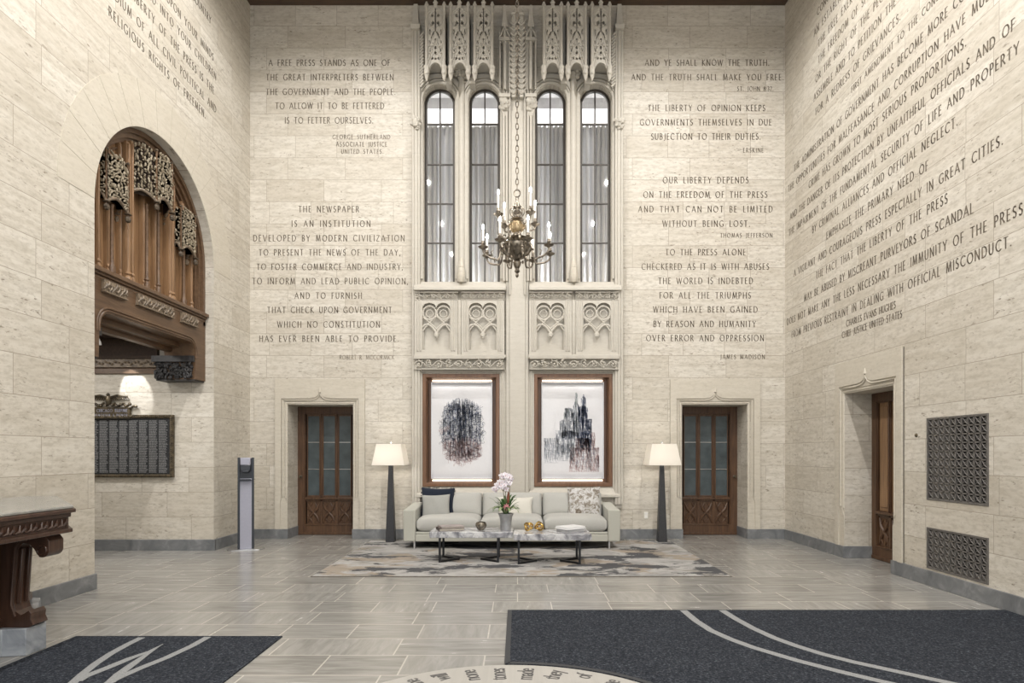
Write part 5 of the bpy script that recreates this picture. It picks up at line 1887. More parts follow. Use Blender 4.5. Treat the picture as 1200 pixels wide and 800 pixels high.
# ------------------------------------------------------------------ rug and mats
mb = MB()
mb.box(-2.53, 2.62, -3.34, -0.30, 0.0, 0.011, M['rug'])
mb.box(-2.545, 2.635, -3.355, -3.335, 0.0, 0.010, M['rug_edge'])
tag(mb.build('area_rug', None), 'grey and charcoal distressed rug under sofa and coffee tables', 'rug')

mb = MB()
mb.box(-3.66, -1.95, -9.2, -5.80, 0, 0.010, M['matting'])


def ribbon(mb, pts, w, z, mat, taper=None):
    vs, fs = [], []
    n = len(pts)
    for i, p in enumerate(pts):
        a = pts[max(0, i - 1)]
        b = pts[min(n - 1, i + 1)]
        dx, dy = b[0] - a[0], b[1] - a[1]
        L = math.hypot(dx, dy)
        ww = w * (taper[i] if taper else 1) / 2
        px, py = -dy / L * ww, dx / L * ww
        vs += [(p[0] + px, p[1] + py, z), (p[0] - px, p[1] - py, z), (p[0] + px, p[1] + py, z - 0.003), (p[0] - px, p[1] - py, z - 0.003)]
    for i in range(n - 1):
        a = 4 * i
        fs += [(a, a + 1, a + 5, a + 4), (a, a + 4, a + 6, a + 2), (a + 1, a + 3, a + 7, a + 5)]
    mb.add(vs, fs, mat)


def fpoly(mb, pts, z, mat):
    P = [fl(*p) for p in pts]
    mb.plate(P, (), 0, 0.002, mat, lambda u, v, w: (u, v, z - 0.002 + w))


o = mb.build('entrance_mat', None, None)
tag(o, 'charcoal floor mat with a zigzag grey motif in the left foreground', 'floor mat', 'charcoal entrance mats')
mb = MB()
def fpts(L): return [fl(*p) for p in L]
ribbon(mb, fpts([(166, 748.2), (150, 756), (130, 767), (112, 779), (97, 791), (86, 801), (70, 822)]), 0.06, 0.0115, M['mat_line'])
ribbon(mb, fpts([(243.5, 747.6), (225, 758), (195, 772), (165, 784), (138, 796), (120, 806)]), 0.06, 0.0117, M['mat_line'])
ribbon(mb, fpts([(191, 756), (175, 764.5), (152, 773), (128, 783), (100, 794), (90, 800)]), 0.06, 0.0119, M['mat_line'], [0.1, 0.5, 1, 1.1, 1.1, 1.1])
ribbon(mb, fpts([(189, 757), (172, 768), (155, 780), (140, 791), (128, 802)]), 0.06, 0.0121, M['mat_line'], [0.1, 0.6, 1, 1.1, 1.1])
mb.build('grey_motif', None, o, smooth=0)

MCX, MCY, MR = -0.045, -7.72, 1.25
mb = MB()
arcpts = [(MCX + MR * math.sin(math.radians(a)), MCY + MR * math.cos(math.radians(a))) for a in range(-2, 92, 3)]
outm = [(-0.095, -4.955), (4.715, -4.955), (4.715, -9.2), (MCX + MR, -9.2)] + arcpts[::-1]
mb.plate(outm, (), 0, 0.010, M['matting'], lambda u, v, w: (u, v, w))
o = mb.build('entrance_mat', None, None, smooth=0)
tag(o, 'wide charcoal floor mat with two curved grey lines in the right foreground', 'floor mat', 'charcoal entrance mats')
mb = MB()
ribbon(mb, fpts([(801, 716.3), (815, 728), (833.3, 740), (857, 750.5), (883, 760), (933, 775), (983, 788), (1033, 800), (1090, 813)]), 0.07, 0.0115, M['mat_line'])
ribbon(mb, fpts([(846.5, 716.2), (862, 726), (883, 737.5), (907, 748.5), (933, 758), (965, 768), (1000, 777), (1050, 788), (1100, 799), (1160, 812)]), 0.07, 0.0115, M['mat_line'])
mb.build('curved_lines', None, o, smooth=0)
mb = MB()
ribbon(mb, [(p[0] * 1, p[1]) for p in [(MCX + (MR + 0.02) * math.sin(math.radians(a)), MCY + (MR + 0.02) * math.cos(math.radians(a))) for a in range(-1, 92, 3)]], 0.04, 0.0113, M['mat_border'])
ribbon(mb, [(-0.075, -4.96), (-0.075, MCY + MR + 0.01)], 0.04, 0.0113, M['mat_border'])
mb.build('mat_binding', None, o, smooth=0)
# round inlaid medallion with radial gothic words
mb = MB()
mb.lathe([(MR - 0.004, 0.0005), (MR - 0.004, 0.003)], (MCX, MCY, 0), 96, M['medallion'])
o = mb.build('floor_medallion', None, None, smooth=30)
tag(o, 'round pale floor medallion lettered in gothic script beside the right mat', 'floor inlay')
tx = bpy.data.meshes.new('gothic_lettering')


def word(s, ang):
    cu = bpy.data.curves.new('w', 'FONT')
    cu.body = s
    cu.size = 0.135
    cu.align_x = 'RIGHT'
    cu.align_y = 'CENTER'
    cu.extrude = 0.0008
    cu.space_character = 0.9
    ob = bpy.data.objects.new('w', cu)
    me = bpy.data.meshes.new_from_object(ob)
    a = math.radians(ang)
    vs = []
    for v in me.vertices:
        x, y = v.co.x * 0.8 , v.co.y * 1.25
        # reads outwards along the radius
        rr = MR - 0.07 + x
        vs.append((MCX + rr * math.sin(a) - y * math.cos(a), MCY + rr * math.cos(a) + y * math.sin(a), 0.0045 + v.co.z))
    fs = [tuple(p.vertices) for p in me.polygons]
    bpy.data.objects.remove(ob)
    bpy.data.curves.remove(cu)
    bpy.data.meshes.remove(me)
    return vs, fs


for k, w in enumerate(['brute', 'the', 'will', 'none', 'tones', 'made', 'they', 'of', 'stone', 'and']):
    vs, fs = word(w, -38 + 10.2 * k - 7.5)
    mb = MB()
    mb.add(vs, fs, M['inlay'])
    mb.build('gothic_lettering', None, o, smooth=0)

# ------------------------------------------------------------------ floor lamps
def floor_lamp(x, label):
    root = empty('floor_lamp', (x, -0.42, 0.011), 0, label, 'floor lamp', 'floor lamps beside the sofa')
    mb = MB()
    mb.frustum(0, 0, 0, 1.30, 0.077, 0.077, 0.034, 0.034)
    mb.build('tapered_column', M['lamp_pole'], root, 0.006)
    mb = MB()
    z0, z1, b0, b1 = 1.305, 1.665, 0.272, 0.208
    vs, fs = [], []
    for (z, b) in ((z0, b0), (z1, b1)):
        vs += [(-b, -b * 0.9, z), (b, -b * 0.9, z), (b, b * 0.9, z), (-b, b * 0.9, z)]
    for i in range(4):
        fs.append((i, (i + 1) % 4, 4 + (i + 1) % 4, 4 + i))
    mb.add(vs, fs)
    s = mb.build('lamp_shade', M['shade'], root, smooth=0)
    so = s.modifiers.new('t', 'SOLIDIFY')
    so.thickness = 0.004
    mb = MB()
    mb.tube([(0, 0, 1.29), (0, 0, 1.69)], 0.008, 8)
    mb.box(-b1, b1, -0.006, 0.006, z1 - 0.012, z1 - 0.004)
    mb.lathe([(0.006, 0), (0.018, 0.012), (0.016, 0.028), (0.004, 0.036)], (0, 0, 1.675), 10)
    mb.build('harp_finial', M['chrome'], root)
    mb = MB()
    mb.ball((0.06, 0, 1.50), 0.035, 0.035, 0.05, 10)
    mb.build('bulb', M['lampbulb'], root)
    l = lamp('floor_lamp_light', 'POINT', (0, 0, 1.46), 9, (1, 0.97, 0.93), shadow_soft_size=0.06)
    l.parent = root
    return root


floor_lamp(-2.163, 'floor lamp with white shade left of the sofa')
floor_lamp(2.462, 'floor lamp with white shade right of the sofa')

# ------------------------------------------------------------------ sofa
SX, SY = -0.09, -1.23
sofa = empty('sofa', (SX, SY, 0.011), 0, 'long sage grey three-seat sofa under the artworks', 'sofa')
SW = 3.42
DPT = 0.98
mb = MB()
mb.box(-SW / 2 + 0.191, SW / 2 - 0.191, 0.004, DPT, 0.115, 0.225)
mb.box(-SW / 2 + 0.191, SW / 2 - 0.191, 0.03, DPT - 0.02, 0.225, 0.265)
mb.build('base', M['sofa'], sofa, 0.012)
for s in (-1, 1):
    mb = MB()
    a = s * (SW / 2 - 0.095)
    mb.add([(a - 0.095, 0.0, 0.115), (a + 0.095, 0.0, 0.115), (a + 0.095, DPT, 0.115), (a - 0.095, DPT, 0.115),
            (a - 0.095, 0.0, 0.615), (a + 0.095, 0.0, 0.615), (a + 0.095, DPT, 0.66), (a - 0.095, DPT, 0.66)],
           [(0, 3, 2, 1), (4, 5, 6, 7), (0, 1, 5, 4), (1, 2, 6, 5), (2, 3, 7, 6), (3, 0, 4, 7)])
    mb.build('armrest', M['sofa'], sofa, 0.018, 3)
mb = MB()
mb.box(-SW / 2 + 0.17, SW / 2 - 0.17, DPT - 0.2, DPT, 0.22, 0.70)
mb.build('backrest', M['sofa'], sofa, 0.03, 3)


def cushion_mesh(w, d, h, puff=0.03, n=14):
    """soft box, w along x, d along y, h along z, base at z=0"""
    vs, fs = [], []
    idx = {}
    mb = MB()

    def f(u, v):
        return (1 - abs(u) ** 4) * (1 - abs(v) ** 4)
    for side in (1, -1):
        for i in range(n + 1):
            for j in range(n + 1):
                u, v = -1 + 2 * i / n, -1 + 2 * j / n
                x, y = u * w / 2, v * d / 2
                ex = 1 - 0.0 * f(u, v)
                z = h / 2 + side * (h / 2 * (0.72 + 0.28 * f(u, v) ** 0.4) + (puff * f(u, v) if side > 0 else 0))
                vs.append((x, y, z))
    N = (n + 1) ** 2
    for i in range(n):
        for j in range(n):
            a, b, c, d_ = i * (n + 1) + j, (i + 1) * (n + 1) + j, (i + 1) * (n + 1) + j + 1, i * (n + 1) + j + 1
            fs.append((a, b, c, d_))
            fs.append((a + N, d_ + N, c + N, b + N))
    ring = [(i, 0) for i in range(n)] + [(n, j) for j in range(n)] + [(i, n) for i in range(n, 0, -1)] + [(0, j) for j in range(n, 0, -1)]
    ids = [i * (n + 1) + j for i, j in ring]
    for a, b in zip(ids, ids[1:] + ids[:1]):
        fs.append((b, a, a + N, b + N))
    mb.add(vs, fs)
    return mb


iw = (SW - 0.38) / 3
for k in range(3):
    x = -SW / 2 + 0.19 + iw * (k + 0.5)
    o = cushion_mesh(iw - 0.008, 0.74, 0.24, 0.025).build('seat_cushion', M['cushion'], sofa, 0, smooth=80, sub=1)
    o.location = (x, 0.385, 0.255)
    o = cushion_mesh(iw - 0.012, 0.40, 0.17, 0.05).build('back_cushion', M['cushion'], sofa, 0, smooth=80, sub=1)
    o.rotation_euler = (math.radians(74), 0, 0)
    o.location = (x, 0.80, 0.62)
for x in (-SW / 2 + 0.17, SW / 2 - 0.17):
    for y in (0.06, DPT - 0.08):
        mb = MB()
        mb.box(x - 0.014, x + 0.014, y - 0.03, y + 0.03, 0.0, 0.118)
        mb.build('leg', M['chrome'], sofa, 0.003)


def pillow(name, x, y, z, w, h, t, tilt, roll, yaw, mat, label, fringe=False):
    n = 16
    vs, fs = [], []
    for side in (1, -1):
        for i in range(n + 1):
            for j in range(n + 1):
                u, v = -1 + 2 * i / n, -1 + 2 * j / n
                pinch = 1 - 0.07 * (1 - abs(u) ** 2) * abs(v) ** 3
                pinch2 = 1 - 0.07 * (1 - abs(v) ** 2) * abs(u) ** 3
                k = max(0, (1 - u * u)) ** 0.55 * max(0, (1 - v * v)) ** 0.55
                k *= 1 + 0.06 * math.sin(7 * u + 3 * v)
                vs.append((u * w / 2 * pinch2, side * (t / 2 * k + 0.004), v * h / 2 * pinch))
    N = (n + 1) ** 2
    for i in range(n):
        for j in range(n):
            a, b, c, d_ = i * (n + 1) + j, (i + 1) * (n + 1) + j, (i + 1) * (n + 1) + j + 1, i * (n + 1) + j + 1
            fs.append((a, d_, c, b))
            fs.append((a + N, b + N, c + N, d_ + N))
    ring = [(i, 0) for i in range(n)] + [(n, j) for j in range(n)] + [(i, n) for i in range(n, 0, -1)] + [(0, j) for j in range(n, 0, -1)]
    ids = [i * (n + 1) + j for i, j in ring]
    for a, b in zip(ids, ids[1:] + ids[:1]):
        fs.append((a, b, b + N, a + N))
    mb = MB()
    mb.add(vs, fs)
    if fringe:
        rn_ = random.Random(2)
        for k in range(90):
            e = k % 3
            t_ = rn_.uniform(-1, 1)
            p = {0: (t_ * w / 2 * 0.97, h / 2 * 0.95), 1: (w / 2 * 0.95, t_ * h / 2 * 0.97), 2: (-w / 2 * 0.95, t_ * h / 2 * 0.97)}[e]
            d = {0: (0, 1), 1: (1, 0), 2: (-1, 0)}[e]
            L = rn_.uniform(0.012, 0.026)
            mb.tube([(p[0], 0, p[1]), (p[0] + d[0] * L, 0, p[1] + d[1] * L)], 0.004, 4)
    o = mb.build(name, mat, None, smooth=80)
    o.location = (x, y, z)
    o.rotation_euler = (tilt, roll, yaw)
    return tag(o, label, 'pillow', 'pillows on the sofa')


def pw_(px, py, Y): return (bx(px, Y), bz(py, Y))


X, Z = pw_(513, 590.5, -0.66)
pillow('throw_pillow', X, -0.66, Z, 0.56, 0.56, 0.15, -0.24, 0.03, 0.1, M['pillow_navy'], 'dark navy fringed pillow at the left end of the sofa', True)
X, Z = pw_(511, 594, -0.84)
pillow('throw_pillow', X, -0.84, Z, 0.46, 0.42, 0.15, -0.30, -0.03, 0.05, M['pillow_grey'], 'plain grey pillow leaning on the navy pillow')
X, Z = pw_(604, 594.5, -0.72)
pillow('throw_pillow', X, -0.70, Z, 0.58, 0.35, 0.14, -0.25, 0.0, 0.0, M['pillow_white'], 'ivory pillow on the sofa behind the orchid vase')
X, Z = pw_(684, 588.5, -0.66)
pillow('throw_pillow', X, -0.70, Z, 0.55, 0.53, 0.16, -0.24, -0.03, -0.1, M['pillow_mottled'], 'mottled brown and silver pillow at the right end of the sofa')


# ------------------------------------------------------------------ coffee tables
def coffee_table(x0, x1, y0, y1, zt, th, label, legs):
    c = ((x0 + x1) / 2, (y0 + y1) / 2)
    root = empty('coffee_table', (c[0], c[1], 0.011), 0, label, 'coffee table', 'marble coffee tables')
    zt -= 0.011
    mb = MB()
    hw_, hd = (x1 - x0) / 2, (y1 - y0) / 2
    mb.box(-hw_, hw_, -hd, hd, zt - th, zt)
    mb.build('marble_top', M['marble'], root, 0.008)
    for s, lx in zip((1, -1), legs):
        X = lx - c[0]
        mb = MB()
        r = 0.015
        yf, yb = -hd + 0.04, hd - 0.04
        tip = (X + s * 0.235, 0.0)
        for y in (yf, yb):
            mb.box(X - r, X + r, y - r, y + r, 0.0, zt - th)
            L = math.hypot(tip[0] - X, tip[1] - y)
            ux, uy = (tip[0] - X) / L, (tip[1] - y) / L
            px, py = -uy * r, ux * r
            P = [(X + px, y + py), (X - px, y - py), (tip[0] - px + ux * r, tip[1] - py + uy * r), (tip[0] + px + ux * r, tip[1] + py + uy * r)]
            mb.plate(P, (), 0.0, 0.028, None, lambda u, v, w: (u, v, w))
        mb.box(X - r, X + r, yf, yb, zt - th - 0.02, zt - th)
        mb.build('leg', M['steel_leg'], root, 0.002)
    return root


coffee_table(-1.215, -0.062, 8.43 - DIST, 8.93 - DIST, 0.437, 0.085, 'left white marble coffee table with the orchid', (-1.075, -0.27))
coffee_table(-0.055, 1.005, 8.29 - DIST, 8.79 - DIST, 0.425, 0.088, 'right white marble coffee table with brass ornaments', (0.016, 0.845))
TZL, TZR = 0.437, 0.425


def wld(px, py_base, z):
    d = F * (EYE - z) / (py_base - CY)
    return ((px - CX) * d / F, d - DIST)


# books on the left table
def book(x, y, z, w, d, h, rz, cover, pages, label, group):
    root = empty('book', (x, y, z), rz, label, 'book', group)
    mb = MB()
    mb.box(-w / 2, w / 2, -d / 2, d / 2, 0, 0.004)
    mb.box(-w / 2, w / 2, -d / 2, d / 2, h - 0.004, h)
    mb.box(-w / 2, -w / 2 + 0.005, -d / 2, d / 2, 0, h)
    mb.build('cover', cover, root, 0.001)
    mb = MB()
    mb.box(-w / 2 + 0.004, w / 2 - 0.006, -d / 2 + 0.006, d / 2 - 0.006, 0.004, h - 0.004)
    mb.build('pages', pages, root)


book(-0.955, -2.20, TZL + 0.0005, 0.36, 0.27, 0.034, 0.30, M['book_dark'], M['book_pages'], 'dark closed book under the mauve book on the left table', 'books on the left coffee table')
book(-0.945, -2.19, TZL + 0.035, 0.33, 0.25, 0.022, 0.36, M['book_grey'], M['book_pages'], 'mauve book lying on the dark book', 'books on the left coffee table')
# bowl
x, y = wld(563.8, 621.0, TZL)
mb = MB()
mb.lathe([(0.035, 0.0005), (0.04, 0.006), (0.062, 0.03), (0.080, 0.065), (0.078, 0.095), (0.062, 0.115), (0.056, 0.112), (0.070, 0.09), (0.072, 0.066), (0.054, 0.034), (0.02, 0.014)], (0, 0, 0), 20)
o = mb.build('bowl', M['silver_bowl'])
o.location = (x, y, TZL)
tag(o, 'small smoky metallic bowl on the left marble table', 'bowl')
# vase
VX, VY = -0.165, 8.66 - DIST
mb = MB()
mb.lathe([(0.076, 0.0005), (0.078, 0.01), (0.080, 0.10), (0.090, 0.18), (0.108, 0.225), (0.112, 0.235), (0.104, 0.236), (0.084, 0.18), (0.07, 0.10), (0.06, 0.02)], (0, 0, 0), 24)
o = mb.build('vase', M['vase'])
o.location = (VX, VY, TZL)
tag(o, 'grey flared metal vase holding the white orchid', 'vase')
# orchid
orc = empty('orchid_plant', (VX, VY, TZL + 0.03), 0, 'white orchid with green and pink leaves in the grey vase', 'plant')


def leaf_strip(pts, w, mat, parent, name='leaf', fold=0.25):
    """arching blade along pts, widest in the middle"""
    P = [Vector(p) for p in pts]
    n = len(P)
    vs, fs = [], []
    for i, p in enumerate(P):
        t = P[min(n - 1, i + 1)] - P[max(0, i - 1)]
        t.normalize()
        side = t.cross(Vector((0, 0, 1)))
        if side.length < 1e-3: side = Vector((1, 0, 0))
        side.normalize()
        up = side.cross(t).normalized()
        s = i / (n - 1)
        ww = w * (math.sin(PI * min(1, 0.18 + 0.82 * s)) ** 0.7 if s < 1 else 0.02)
        vs += [tuple(p + side * ww + up * ww * fold), tuple(p), tuple(p - side * ww + up * ww * fold)]
    for i in range(n - 1):
        a = 3 * i
        fs += [(a, a + 1, a + 4, a + 3), (a + 1, a + 2, a + 5, a + 4)]
    mb = MB()
    mb.add(vs, fs)
    o = mb.build(name, mat, parent, smooth=60)
    so = o.modifiers.new('t', 'SOLIDIFY')
    so.thickness = 0.002
    return o


rl_ = random.Random(12)
zb0 = 0.17
for k in range(18):      # broad orchid leaves standing up
    a = rl_.uniform(0, 2 * PI)
    L = rl_.uniform(0.18, 0.30)
    r0 = 0.02
    pts = bez((r0 * math.cos(a), r0 * math.sin(a), zb0), (0.05 * math.cos(a), 0.05 * math.sin(a), zb0 + L * 0.6), (0.09 * math.cos(a), 0.09 * math.sin(a), zb0 + L * 0.95), (0.16 * math.cos(a), 0.13 * math.sin(a), zb0 + L * 1.0), 8)
    leaf_strip(pts, 0.026, M['leaf'], orc)
for k in range(20):      # strappy variegated leaves drooping over the rim
    a = 2 * PI * k / 20 + rl_.uniform(-0.15, 0.15)
    L = rl_.uniform(0.17, 0.30)
    pts = bez((0.02 * math.cos(a), 0.02 * math.sin(a), zb0 + 0.02), (0.08 * math.cos(a), 0.08 * math.sin(a), zb0 + 0.14), (L * 0.8 * math.cos(a), L * 0.8 * math.sin(a), zb0 + 0.15), (L * math.cos(a), L * math.sin(a), zb0 + rl_.uniform(0.03, 0.12)), 8)
    leaf_strip(pts, 0.017, M['leaf_pale'] if k % 3 else M['leaf'], orc)
for (dx, dz, w) in ((-0.24, 0.29, 0.008), (-0.22, 0.07, 0.008), (0.19, 0.22, 0.02), (0.2, 0.12, 0.018), (0.16, 0.28, 0.014)):
    pts = bez((0, -0.02, zb0), (dx * 0.3, -0.03, zb0 + 0.12), (dx * 0.7, -0.04, zb0 + dz * 0.85), (dx, -0.05, zb0 + dz * 0.9), 8)
    leaf_strip(pts, w, M['leaf'], orc)
mb = MB()
mb.ball((0.01, -0.07, zb0 + 0.13), 0.035, 0.03, 0.032, 10)
for k in range(8):
    a = 2 * PI * k / 8
    mb.ball((0.01 + 0.03 * math.cos(a), -0.085, zb0 + 0.13 + 0.03 * math.sin(a)), 0.02, 0.008, 0.01, 6, None, None, Matrix.Rotation(-a, 4, 'Y'))
mb.build('pink_bloom', M['pink'], orc)
mb = MB()
mb.tube([(0.03, -0.01, zb0 + 0.18), (0.032, -0.01, zb0 + 0.26), (0.036, -0.01, zb0 + 0.34)], [0.012, 0.022, 0.006], 8)
mb.build('russet_spike', M['redbrown'], orc)
# arching flower stems
fl_pts = []
for (dx, top, tipx, tipz) in ((-0.03, 0.52, -0.17, 0.36), (0.035, 0.60, -0.04, 0.56), (0.0, 0.52, -0.13, 0.45), (0.06, 0.60, 0.02, 0.52)):
    pts = bez((dx * 0.5, 0, zb0), (dx, 0, zb0 + top * 0.6), (dx + 0.01, -0.01, zb0 + top * 1.05), (tipx, -0.03, zb0 + tipz), 16)
    mb = MB()
    mb.tube(pts, 0.0045, 6)
    mb.build('flower_stem', M['stem'], orc)
    fl_pts += [p for p in pts[9:]]


def blossom(c, yaw, pitch, s):
    mb = MB()
    R = Matrix.Rotation(yaw, 4, 'Z') @ Matrix.Rotation(pitch, 4, 'X')
    for k in range(5):
        a = PI / 2 + 2 * PI * k / 5
        q = 1.15 if k in (1, 4) else 0.9
        loc = R @ Vector((0.55 * s * q * math.cos(a), -0.004 * (k % 2), 0.55 * s * q * math.sin(a)))
        rot = R @ Matrix.Rotation(-a, 4, 'Y')
        mb.ball((c[0] + loc.x, c[1] + loc.y, c[2] + loc.z), 0.62 * s, 0.07 * s, 0.40 * s * q, 8, M['petal'], None, rot)
    loc = R @ Vector((0, -0.25 * s, -0.1 * s))
    mb.ball((c[0] + loc.x, c[1] + loc.y, c[2] + loc.z), 0.16 * s, 0.2 * s, 0.2 * s, 7, M['pink'])
    mb.build('blossom', None, orc)


for p in fl_pts + fl_pts[::2]:
    blossom((p[0] + rl_.uniform(-0.03, 0.03), p[1] - 0.025 + rl_.uniform(-0.02, 0.02), p[2] + rl_.uniform(-0.03, 0.02)), rl_.uniform(-0.8, 0.8), rl_.uniform(-0.5, 0.3), 0.037)

# brass knots on the right table
def knot(px, label, seed):
    x, y = wld(px, 622.0, TZR)
    mb = MB()
    pts = []
    n = 72
    R1, r1 = 0.042, 0.017
    for i in range(n):
        t = 2 * PI * i / n
        p, q = 2, 3
        rr = R1 + r1 * math.cos(q * t)
        pts.append(Vector((rr * math.cos(p * t), rr * math.sin(p * t), 1.5 * r1 * math.sin(q * t))))
    Rm = Matrix.Rotation(1.15, 3, 'X') @ Matrix.Rotation(seed, 3, 'Z')
    pts = [Rm @ p for p in pts]
    zmin = min(p.z for p in pts)
    pts = [(p.x, p.y, p.z - zmin + 0.0135) for p in pts]
    mb.tube(pts, 0.013, 8, None, True)
    o = mb.build('brass_knot', M['gold'])
    o.location = (x, y, TZR)
    tag(o, label, 'ornament', 'brass knots on the right coffee table')


knot(619.3, 'left brass knot ornament on the right marble table', 0.2)
knot(631.8, 'right brass knot ornament on the right marble table', 1.4)
# flat boxes on the right table
x, y = wld(668.5, 622.3, TZR)
mb = MB()
mb.box(-0.155, 0.155, -0.12, 0.12, 0.0005, 0.038)
o = mb.build('flat_box', M['grey_box'], None, 0.003)
o.location = (x + 0.0, y - 0.005, TZR)
o.rotation_euler = (0, 0, 0.55)
tag(o, 'pale grey flat box at the bottom of the pair on the right table', 'box', 'flat boxes on the right coffee table')
mb = MB()
mb.box(-0.175, 0.175, -0.135, 0.135, 0.0, 0.012)
mb.box(-0.165, 0.165, -0.125, 0.125, 0.012, 0.036)
o = mb.build('flat_box', M['white_box'], None, 0.003)
o.location = (x, y, TZR + 0.039)
o.rotation_euler = (0, 0, 0.62)
tag(o, 'white flat box lying on top of the grey box', 'box', 'flat boxes on the right coffee table')

# ------------------------------------------------------------------ chandelier
CHY = -2.38
CSC = sc(CHY)
CHX = bx(606.0, CHY)
CZ = bz(300, CHY)
ch = empty('chandelier', (CHX, CHY, CZ), 0, 'tarnished brass two-tier candle chandelier hanging on a long chain', 'chandelier')
def cz(py): return bz(py, CHY) - CZ
def cr(npx): return npx / CSC
mb = MB()
mb.lathe([(cr(.5), cz(325.5)), (cr(2.2), cz(323)), (cr(1.2), cz(320.5)), (cr(3.2), cz(318)), (cr(2.2), cz(315)), (cr(4.2), cz(311)), (cr(5.0), cz(307.5)), (cr(3.4), cz(305)), (cr(6), cz(303)), (cr(9.5), cz(300)), (cr(14), cz(296)), (cr(17.5), cz(291)), (cr(18), cz(288)), (cr(13), cz(286)), (cr(7), cz(283)), (cr(9), cz(281)), (cr(13), cz(279.5)), (cr(6), cz(277)), (cr(4.5), cz(273))], (0, 0, 0), 24)
mb.lathe([(cr(3), cz(259)), (cr(8), cz(257)), (cr(3.8), cz(255)), (cr(3), cz(252)), (cr(5), cz(249)), (cr(3), cz(246)), (cr(4.5), cz(243)), (cr(3.5), cz(240)), (cr(2), cz(237)), (cr(1), cz(234))], (0, 0, 0), 18)
# gadroons on the bowl
for k in range(16):
    a = 2 * PI * k / 16
    mb.tube([(cr(6.5) * math.cos(a), cr(6.5) * math.sin(a), cz(302.5)), (cr(13) * math.cos(a), cr(13) * math.sin(a), cz(297)), (cr(17.8) * math.cos(a), cr(17.8) * math.sin(a), cz(290.5))], [0.008, 0.018, 0.012], 6)
mb.build('body', M['chand'], ch)
mb = MB()
mb.lathe([(cr(4.5), cz(273)), (cr(7), cz(271)), (cr(8.5), cz(268)), (cr(8.8), cz(265)), (cr(8.5), cz(262)), (cr(5.5), cz(259.5)), (cr(3), cz(258))], (0, 0, 0), 20)
for k in range(14):
    a = 2 * PI * k / 14
    mb.ball((cr(8.6) * math.cos(a), cr(8.6) * math.sin(a), cz(265.5)), cr(1.2), cr(1.2), cr(2.6), 6)
mb.build('gilt_knop', M['chand_gold'], ch)['label'] = 'gilt knop in the middle of the stem'
# scroll crown
mb2 = MB()
mb = MB()
for k in range(8):
    a = 2 * PI * k / 8
    pts = bez((cr(3), cz(256)), (cr(12), cz(250)), (cr(9), cz(243)), (cr(3), cz(241)), 10)
    mb.tube([(p[0] * math.cos(a), p[0] * math.sin(a), p[1]) for p in pts], 0.007, 6)
    pts = bez((cr(8), cz(284)), (cr(20), cz(283)), (cr(19), cz(274)), (cr(13), cz(277)), 10)
    mb2.tube([(p[0] * math.cos(a + 0.2), p[0] * math.sin(a + 0.2), p[1]) for p in pts], 0.010, 6)
mb.build('scroll_crown', M['chand'], ch)
mb2.build('bowl_scrolls', M['chand'], ch)
# figures between the arms
mb = MB()
for k in range(8):
    a = 2 * PI * k / 8 + 0.2
    mb.ball((cr(15) * math.cos(a), cr(15) * math.sin(a), cz(282)), cr(1.8), cr(1.8), cr(3), 8)
    mb.ball((cr(12) * math.cos(a), cr(12) * math.sin(a), cz(304)), cr(1.5), cr(1.5), cr(2.2), 7)
mb.build('ornament', M['chand'], ch)


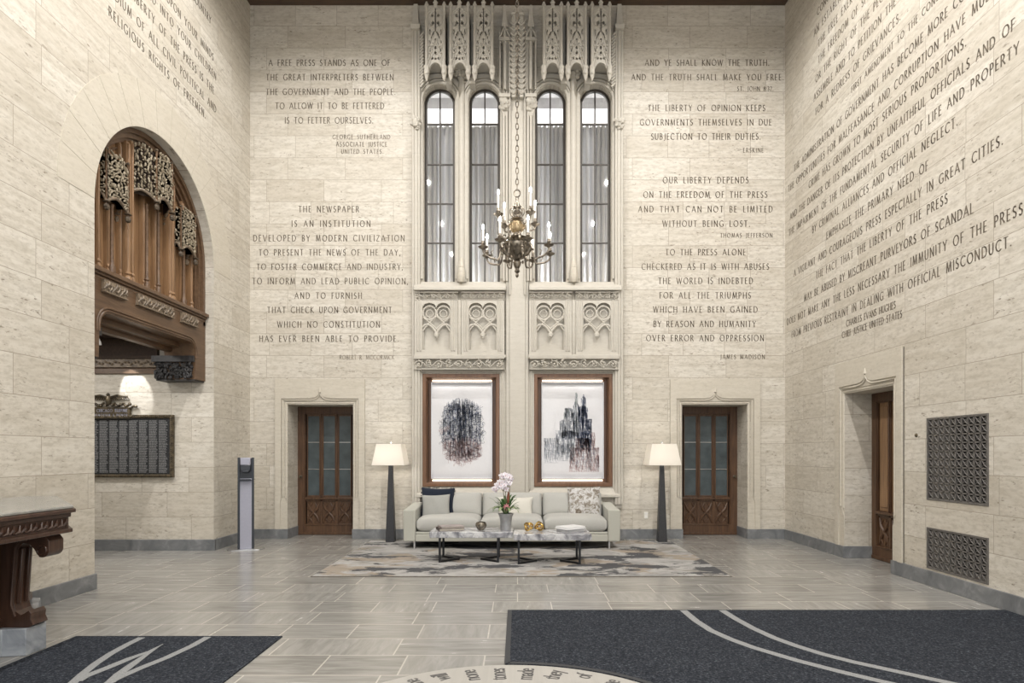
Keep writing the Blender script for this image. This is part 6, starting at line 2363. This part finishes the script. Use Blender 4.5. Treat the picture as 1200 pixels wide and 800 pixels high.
def ch_arm(ang, r, zroot, zlow, zcup, cand, lower):
    c_, s_ = math.cos(ang), math.sin(ang)
    P3 = lambda p: (p[0] * c_, p[0] * s_, p[1])
    mb = MB()
    if lower:
        pts = bez((cr(12), zroot), (cr(22), zroot + cr(8)), (cr(18), zlow - cr(7)), (r * 0.66, zlow), 10) + bez((r * 0.66, zlow), (r * 0.92, zlow + cr(1)), (r * 1.02, zlow + cr(6)), (r, zcup), 8)[1:]
    else:
        pts = bez((cr(5), zroot), (cr(10), zroot + cr(9)), (cr(10), zlow - cr(5)), (r * 0.66, zlow), 10) + bez((r * 0.66, zlow), (r * 0.95, zlow), (r * 1.0, zlow + cr(3)), (r, zcup), 8)[1:]
    mb.tube([P3(p) for p in pts], 0.013, 8)
    m = pts[5]
    mb.ball(P3((m[0], m[1] + 0.02)), 0.024, 0.024, 0.02, 7)
    tq = pts[12]
    mb.tube([P3((tq[0] - 0.05, tq[1] + 0.02)), P3((tq[0] - 0.025, tq[1] + 0.075)), P3((tq[0] - 0.055, tq[1] + 0.10))], [0.008, 0.009, 0.004], 6)
    arm = mb.build('arm', M['chand'], ch)
    X, Y, _ = P3((r, 0))
    mb = MB()
    mb.lathe([(0.012, -0.03), (0.03, -0.01), (0.062, 0.004), (0.07, 0.016), (0.064, 0.016), (0.03, 0.006), (0.018, 0.03), (0.03, 0.055), (0.022, 0.075), (0.024, 0.09)], (X, Y, zcup), 14)
    mb.build('drip_pan', M['chand'], arm)
    mb = MB()
    mb.lathe([(0.0165, 0.085), (0.0165, 0.085 + cand - 0.01), (0.012, 0.085 + cand)], (X, Y, zcup), 12)
    mb.build('candle', M['candle'], arm)
    mb = MB()
    mb.lathe([(0.010, 0), (0.017, 0.018), (0.013, 0.042), (0.004, 0.066)], (X, Y, zcup + 0.085 + cand), 10)
    mb.build('bulb', M['bulb'], arm)


RL, RU = cr(41), cr(26.5)
for k in range(8):
    ch_arm(2 * PI * k / 8 + 0.30, RL, cz(288), cz(306), cz(294.5), 0.17, True)
for k in range(4):
    ch_arm(2 * PI * k / 4 + 0.62, RU, cz(262), cz(266), cz(258.0), 0.20, False)
# ring and chain
mb = MB()
mb.tube([(p[0], 0, p[1]) for p in arc(0, cz(226.5), cr(3.6), cr(4.2), 0, 360, 18)[:-1]], 0.010, 7, None, True)
mb.tube([(p[0], 0, p[1]) for p in arc(0, cz(232.5), cr(1.6), cr(2.0), 0, 360, 14)[:-1]], 0.007, 6, None, True)
z = cz(223.5)
zend = 9.80 - CZ
k = 0
while z < zend - 0.02:
    hL, wL = 0.046, 0.020
    pts = [(wL * math.cos(2 * PI * j / 12), hL * math.sin(2 * PI * j / 12)) for j in range(12)]
    if k % 2: mb.tube([(p[0], 0, z + hL + p[1]) for p in pts], 0.0065, 6, None, True)
    else: mb.tube([(0, p[0], z + hL + p[1]) for p in pts], 0.0065, 6, None, True)
    z += 0.077
    k += 1
mb.build('chain', M['chand'], ch)
mb = MB()
mb.lathe([(0.02, -0.06), (0.09, -0.03), (0.11, 0.0)], (0, 0, zend), 16)
mb.build('ceiling_rose', M['chand'], ch)
